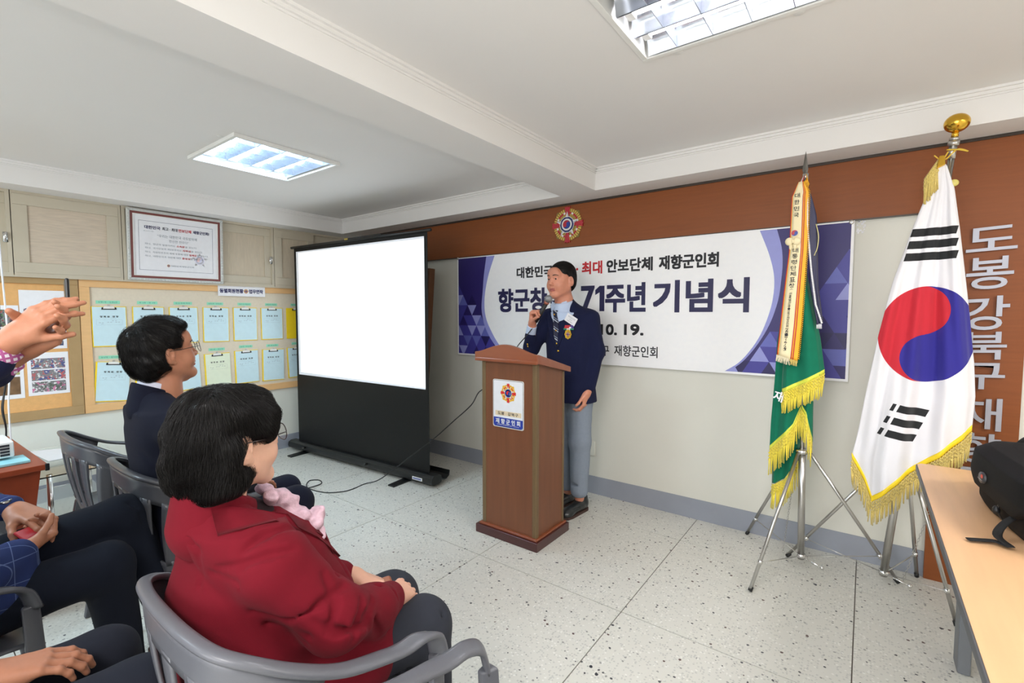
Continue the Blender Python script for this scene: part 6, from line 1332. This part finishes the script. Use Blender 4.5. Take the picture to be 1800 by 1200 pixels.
# ---------------- man in blue checked jacket, legs crossed
def man_check():
    t = thing('person', 'seated man in blue checked jacket with hands clasped over crossed legs, left', 'person', (-.44, -1.95, 0))
    CJ = cloth('blue_check_jacket', rgb(38, 52, 98)); x_, y_, z_ = objxyz(CJ)
    colour(CJ, [(maxx(maxx((x_+y_*.3).mod(.062).lt(.0022), (y_*1.0+.0).mod(.062).lt(.0022)), (z_+y_*.25).mod(.07).lt(.0022)), rgb(92, 108, 150))])
    TR = cloth('dark_navy_trousers', rgb(14, 20, 33))
    M = headM((-.46, -2.14, 1.20), 75); V, Q = head_sdf(.006).mesh()
    h1 = hand_parts((-.345, -1.80, .652), (-.62, .75, .12), (-.35, -.3, 1), (.8, .5, 0), .003, (-.29, -1.86, .655), curl=(.95, .9, .5), size=1.0, spread=.04)
    h2 = hand_parts((-.530, -1.785, .738), (.80, .48, -.22), (-.15, -.1, -1), (.4, -.85, .1), .003, (-.60, -1.84, .75), curl=(.35, .50, .35), size=1.06, spread=.05, thumb=(.35, .2))
    inner = inner_body('', (-.8, -2.35, 0), (-.1, -1.2, 1.2), [([(-.46, -2.19, 1.04), (-.45, -2.16, .9), (-.44, -2.05, .5)], [.05, .09, .10]), ([(-.34, -1.97, .52), (-.30, -1.62, .53), (-.36, -1.55, .15)], [.06, .045, .035]), ([(-.54, -1.97, .55), (-.41, -1.54, .64), (-.41, -1.40, .2)], [.06, .045, .035])])
    npmesh('body', [(xf(V, M), Q, 0), (*h1, 0), (*h2, 0), (*inner, 0)], [SKIN], t)
    s = Sdf((-.125, -.17, -.12), (.125, .14, .17), .006); s.ell((0, -.028, .048), (.088, .1, .09), .02).ell((0, -.06, 0), (.08, .07, .08), .03); s.ell((0, .125, -.015), (.115, .085, .088), .01, '-'); s.plane((0, 0, -.09), (0, 0, -1)); V, Q = s.mesh(); npmesh('hair', [(V, Q, 0)], [HAIR], t, M)
    s = Sdf((-.90, -2.42, .40), (-.04, -1.66, 1.16), .007)
    s.stack([(.45, -.44, -2.05, .20, .17), (.6, -.44, -2.09, .20, .165), (.8, -.45, -2.16, .205, .14), (.95, -.455, -2.19, .20, .12), (1.0, -.455, -2.19, .17, .09)], .02); s.cone((-.64, -2.18, .96), (-.27, -2.18, .96), .07, .07, .06); s.cone((-.455, -2.19, 1.0), (-.455, -2.18, 1.06), .07, .06, .03)
    s.chain([(-.25, -2.17, .93), (-.19, -2.00, .70), (-.26, -1.88, .650), (-.335, -1.810, .650)], [.07, .063, .056, .047], .03); s.chain([(-.66, -2.17, .93), (-.74, -2.02, .78), (-.66, -1.88, .755), (-.555, -1.80, .742)], [.07, .06, .052, .044], .03)
    s.ell((-.36, -1.89, .57), (.13, .14, .115), .03); s.wobble(.003, 24, 14); V, Q = s.mesh(); npmesh('checked_jacket', [(V, Q, 0)], [CJ], t)
    s = Sdf((-.72, -2.2, .08), (-.18, -1.22, .82), .008)
    s.chain([(-.54, -1.98, .55), (-.41, -1.53, .655)], [.090, .074], .03); s.chain([(-.41, -1.53, .655), (-.40, -1.45, .42), (-.41, -1.40, .20)], [.076, .064, .056], .03)
    s.chain([(-.34, -1.98, .51), (-.30, -1.60, .54)], [.092, .074], .02); s.chain([(-.30, -1.60, .54), (-.36, -1.55, .14)], [.072, .056], .03); s.ell((-.44, -2.0, .53), (.19, .14, .1), .03)
    s.chain([(-.40, -1.60, .74), (-.33, -1.62, .66)], [.005]*2, .02, '-'); s.chain([(-.36, -1.52, .72), (-.33, -1.46, .60)], [.004]*2, .02, '-'); s.wobble(.0025, 22, 15); V, Q = s.mesh(); npmesh('trousers', [(V, Q, 0)], [TR], t)
    shoe(t, (-.36, -1.59, 0), 90, SH_BRN, SOLE)
    M2 = (-.41, -1.43, .09); shoe(t, M2, 70, SH_BRN, SOLE)
    W_ = MB(); c = Vector((-.548, -1.796, .741)); d = Vector((.80, .48, -.10)).normalized(); e1 = d.cross(Vector((0, 0, 1))).normalized(); e2 = e1.cross(d)
    W_.tube([c+e1*(math.cos(a)*.033)+e2*(math.sin(a)*.029) for a in [2*PI*k/20 for k in range(21)]], .006, 8, cap=False); W_.tube([c+e1*.012+e2*.028, c+e1*.014+e2*.037], .017, 16); obj('wristwatch', W_, mat('watch_steel', rgb(150, 150, 150), .2, .9), t, True)
    cf = MB(); cf.tube([(-.60, -1.825, .748), (-.563, -1.803, .742)], [.041, .038], 16); obj('shirt_cuff', cf, mat('black_cuff', rgb(24, 24, 30), .8), t, True)
man_check()
t = thing('red_phone_case', 'red phone case half hidden under the clasped hands of checked jacket man', 'phone', (-.47, -1.83, .66))
obj('case', MB().box((-.035, -.05, -.006), (.035, .05, .006), 0, Matrix.Translation((-.400, -1.765, .690)) @ Matrix.Rotation(.5, 4, 'Z') @ Matrix.Rotation(.5, 4, 'Y') @ Matrix.Scale(.72, 4)), mat('red_case', rgb(170, 26, 34), .4), t, bevel=.005)
# ---------------- man bottom left
def man_corner():
    t = thing('person', 'seated man in charcoal, only a hand and a knee showing, bottom left corner', 'person', (.30, -2.05, 0))
    DK = cloth('charcoal_suit', rgb(36, 39, 50)); BJ = cloth('black_jacket', rgb(24, 26, 34))
    M = headM((.25, -2.26, 1.12), 85); V, Q = head_sdf(.006).mesh()
    h1 = hand_parts((.285, -1.930, .630), (.22, 1, -.10), (-.1, -.1, -1), (-1, .2, .3), .003, (.26, -2.03, .635), curl=(.25, .45, .4), size=1.04, spread=.05)
    inner = inner_body('', (-.1, -2.5, 0), (.7, -1.5, 1.1), [([(.27, -2.28, .98), (.27, -2.24, .8), (.29, -2.1, .5)], [.06, .11, .12]), ([(.38, -2.05, .5), (.40, -1.72, .5), (.41, -1.67, .12)], [.06, .04, .03]), ([(.2, -2.05, .5), (.19, -1.74, .5), (.2, -1.68, .12)], [.06, .04, .03])])
    npmesh('body', [(xf(V, M), Q, 0), (*h1, 0), (*inner, 0)], [SKIN], t)
    s = Sdf((-.125, -.17, -.12), (.125, .14, .17), .006); s.ell((0, -.028, .048), (.088, .1, .09), .02).ell((0, -.06, 0), (.08, .07, .08), .03); s.ell((0, .125, -.015), (.115, .085, .088), .01, '-'); s.plane((0, 0, -.09), (0, 0, -1)); V, Q = s.mesh(); npmesh('hair', [(V, Q, 0)], [HAIR], t, M)
    s = Sdf((-.10, -2.5, .44), (.62, -1.80, 1.06), .008); s.stack([(.45, .29, -2.12, .19, .16), (.7, .28, -2.2, .19, .14), (.88, .27, -2.27, .19, .12)], .02); s.cone((.1, -2.27, .88), (.45, -2.27, .88), .07, .07, .06); s.cone((.27, -2.28, .9), (.27, -2.28, .98), .07, .06, .03)
    s.chain([(.47, -2.26, .85), (.50, -2.14, .67), (.36, -2.06, .64), (.275, -1.950, .633)], [.066, .058, .050, .042], .03); s.chain([(.08, -2.26, .85), (.03, -2.14, .66), (.14, -2.0, .60)], [.066, .058, .045], .03); V, Q = s.mesh(); npmesh('jacket', [(V, Q, 0)], [BJ], t)
    s = Sdf((.02, -2.25, .10), (.58, -1.48, .66), .008); seated_legs(s, [(.38, -2.07, .52), (.2, -2.07, .52)], [(.40, -1.70, .505), (.19, -1.72, .50)], [(.41, -1.66, .13), (.2, -1.66, .13)], (.09, .072, .055)); s.ell((.29, -2.08, .52), (.19, .13, .1), .03); s.wobble(.002, 24, 9); s.plane((0, 0, .11), (0, 0, -1)); V, Q = s.mesh(); npmesh('trousers', [(V, Q, 0)], [DK], t)
    shoe(t, (.41, -1.70, 0), 90, SH_BLK, SOLE); shoe(t, (.2, -1.70, 0), 90, SH_BLK, SOLE)
man_corner()
# ---------------- photographer at the left edge: raised hands
def photographer():
    t = thing('person', 'person at left edge raising both hands to take a photo, navy sleeve', 'person', (-.05, -2.62, 0))
    NJ = cloth('navy_sleeve', rgb(28, 32, 62)); CH_ = mat('pink_check_shirt', rgb(232, 224, 236), .8); x_, y_, z_ = objxyz(CH_)
    colour(CH_, [(maxx((y_+z_*.2).mod(.012).lt(.005), (z_-y_*.2).mod(.012).lt(.005)), rgb(176, 90, 150))])
    M = headM((-.02, -2.60, 1.58), 80); V, Q = head_sdf(.006).mesh()
    w1 = Vector((.243, -1.850, 1.350)); f1 = Vector((.55, .50, .70))
    hA = hand_parts(w1, f1, (-.62, .55, -.45), (.35, .30, -.85), .003, (.19, -1.925, 1.268), curl=((.60, .45, .2), (.45, .35, .12), (.38, .30, .10), (.34, .28, .10)), size=.83, spread=-.06, thumb=(.5, .3))
    hB = hand_parts(Vector((.195, -1.830, 1.325)), (.62, .50, .42), (.55, -.55, .35), (-.2, -.3, .9), .003, (.14, -1.90, 1.26), curl=(.35, .5, .4), size=.95, spread=.0, thumb=(1.4, .5))
    inner = inner_body('', (-.4, -2.9, 0), (.4, -1.9, 1.6), [([(-.03, -2.63, 1.42), (-.04, -2.65, 1.2), (-.05, -2.63, .9)], [.06, .11, .12]), ([(.03, -2.63, .9), (.06, -2.62, .5), (.06, -2.60, .08)], [.07, .05, .035]), ([(-.13, -2.63, .9), (-.16, -2.62, .5), (-.16, -2.60, .08)], [.07, .05, .035])])
    npmesh('body', [(xf(V, M), Q, 0), (*hA, 0), (*hB, 0), (*inner, 0)], [SKIN], t)
    s = Sdf((-.125, -.17, -.12), (.125, .14, .17), .006); s.ell((0, -.028, .048), (.088, .1, .09), .02).ell((0, -.06, 0), (.08, .07, .08), .03); s.ell((0, .125, -.015), (.115, .085, .088), .01, '-'); s.plane((0, 0, -.09), (0, 0, -1)); V, Q = s.mesh(); npmesh('hair', [(V, Q, 0)], [HAIR], t, M)
    s = Sdf((-.36, -2.90, .78), (.42, -1.84, 1.50), .008); s.stack([(.8, -.05, -2.64, .18, .13), (1.1, -.05, -2.65, .18, .13), (1.3, -.04, -2.65, .18, .11)], .02); s.cone((-.2, -2.64, 1.32), (.13, -2.64, 1.32), .065, .065, .05); s.cone((-.03, -2.63, 1.36), (-.03, -2.63, 1.42), .065, .06, .03)
    s.chain([(.15, -2.63, 1.30), (.10, -2.30, 1.08), (.210, -1.893, 1.300)], [.066, .056, .047], .03); s.chain([(-.21, -2.63, 1.30), (-.10, -2.30, 1.08), (.150, -1.885, 1.275)], [.066, .054, .044], .03); s.wobble(.002, 26, 4); V, Q = s.mesh(); npmesh('jacket', [(V, Q, 0)], [NJ], t)
    c = MB(); c.tube([(.205, -1.900, 1.295), (.232, -1.862, 1.332)], [.042, .037], 18).tube([(.145, -1.890, 1.270), (.172, -1.852, 1.302)], [.040, .035], 18); obj('shirt_cuff', c, CH_, t, True)
    s = Sdf((-.32, -2.85, .08), (.24, -2.42, .98), .01); s.ell((-.05, -2.64, .88), (.17, .12, .12), .03); s.chain([(.03, -2.64, .86), (.06, -2.62, .5), (.06, -2.60, .13)], [.095, .07, .055], .02); s.chain([(-.13, -2.64, .86), (-.16, -2.62, .5), (-.16, -2.60, .13)], [.095, .07, .055], .02); s.plane((0, 0, .11), (0, 0, -1)); V, Q = s.mesh(); npmesh('trousers', [(V, Q, 0)], [cloth('black_trousers', rgb(30, 32, 40))], t)
    shoe(t, (.06, -2.64, 0), 85, SH_BLK, SOLE); shoe(t, (-.16, -2.64, 0), 95, SH_BLK, SOLE)
photographer()
t = thing('phone', 'black phone edge held up between raised fingers, left edge', 'phone', (.195, -1.752, 1.40))
obj('case', MB().box((-.073, -.004, -.036), (.073, .004, .036), 0, Matrix.Translation((.195, -1.752, 1.450)) @ Matrix.Rotation(math.radians(-9), 4, 'Z')), BLACKM, t, bevel=.004)
clean()
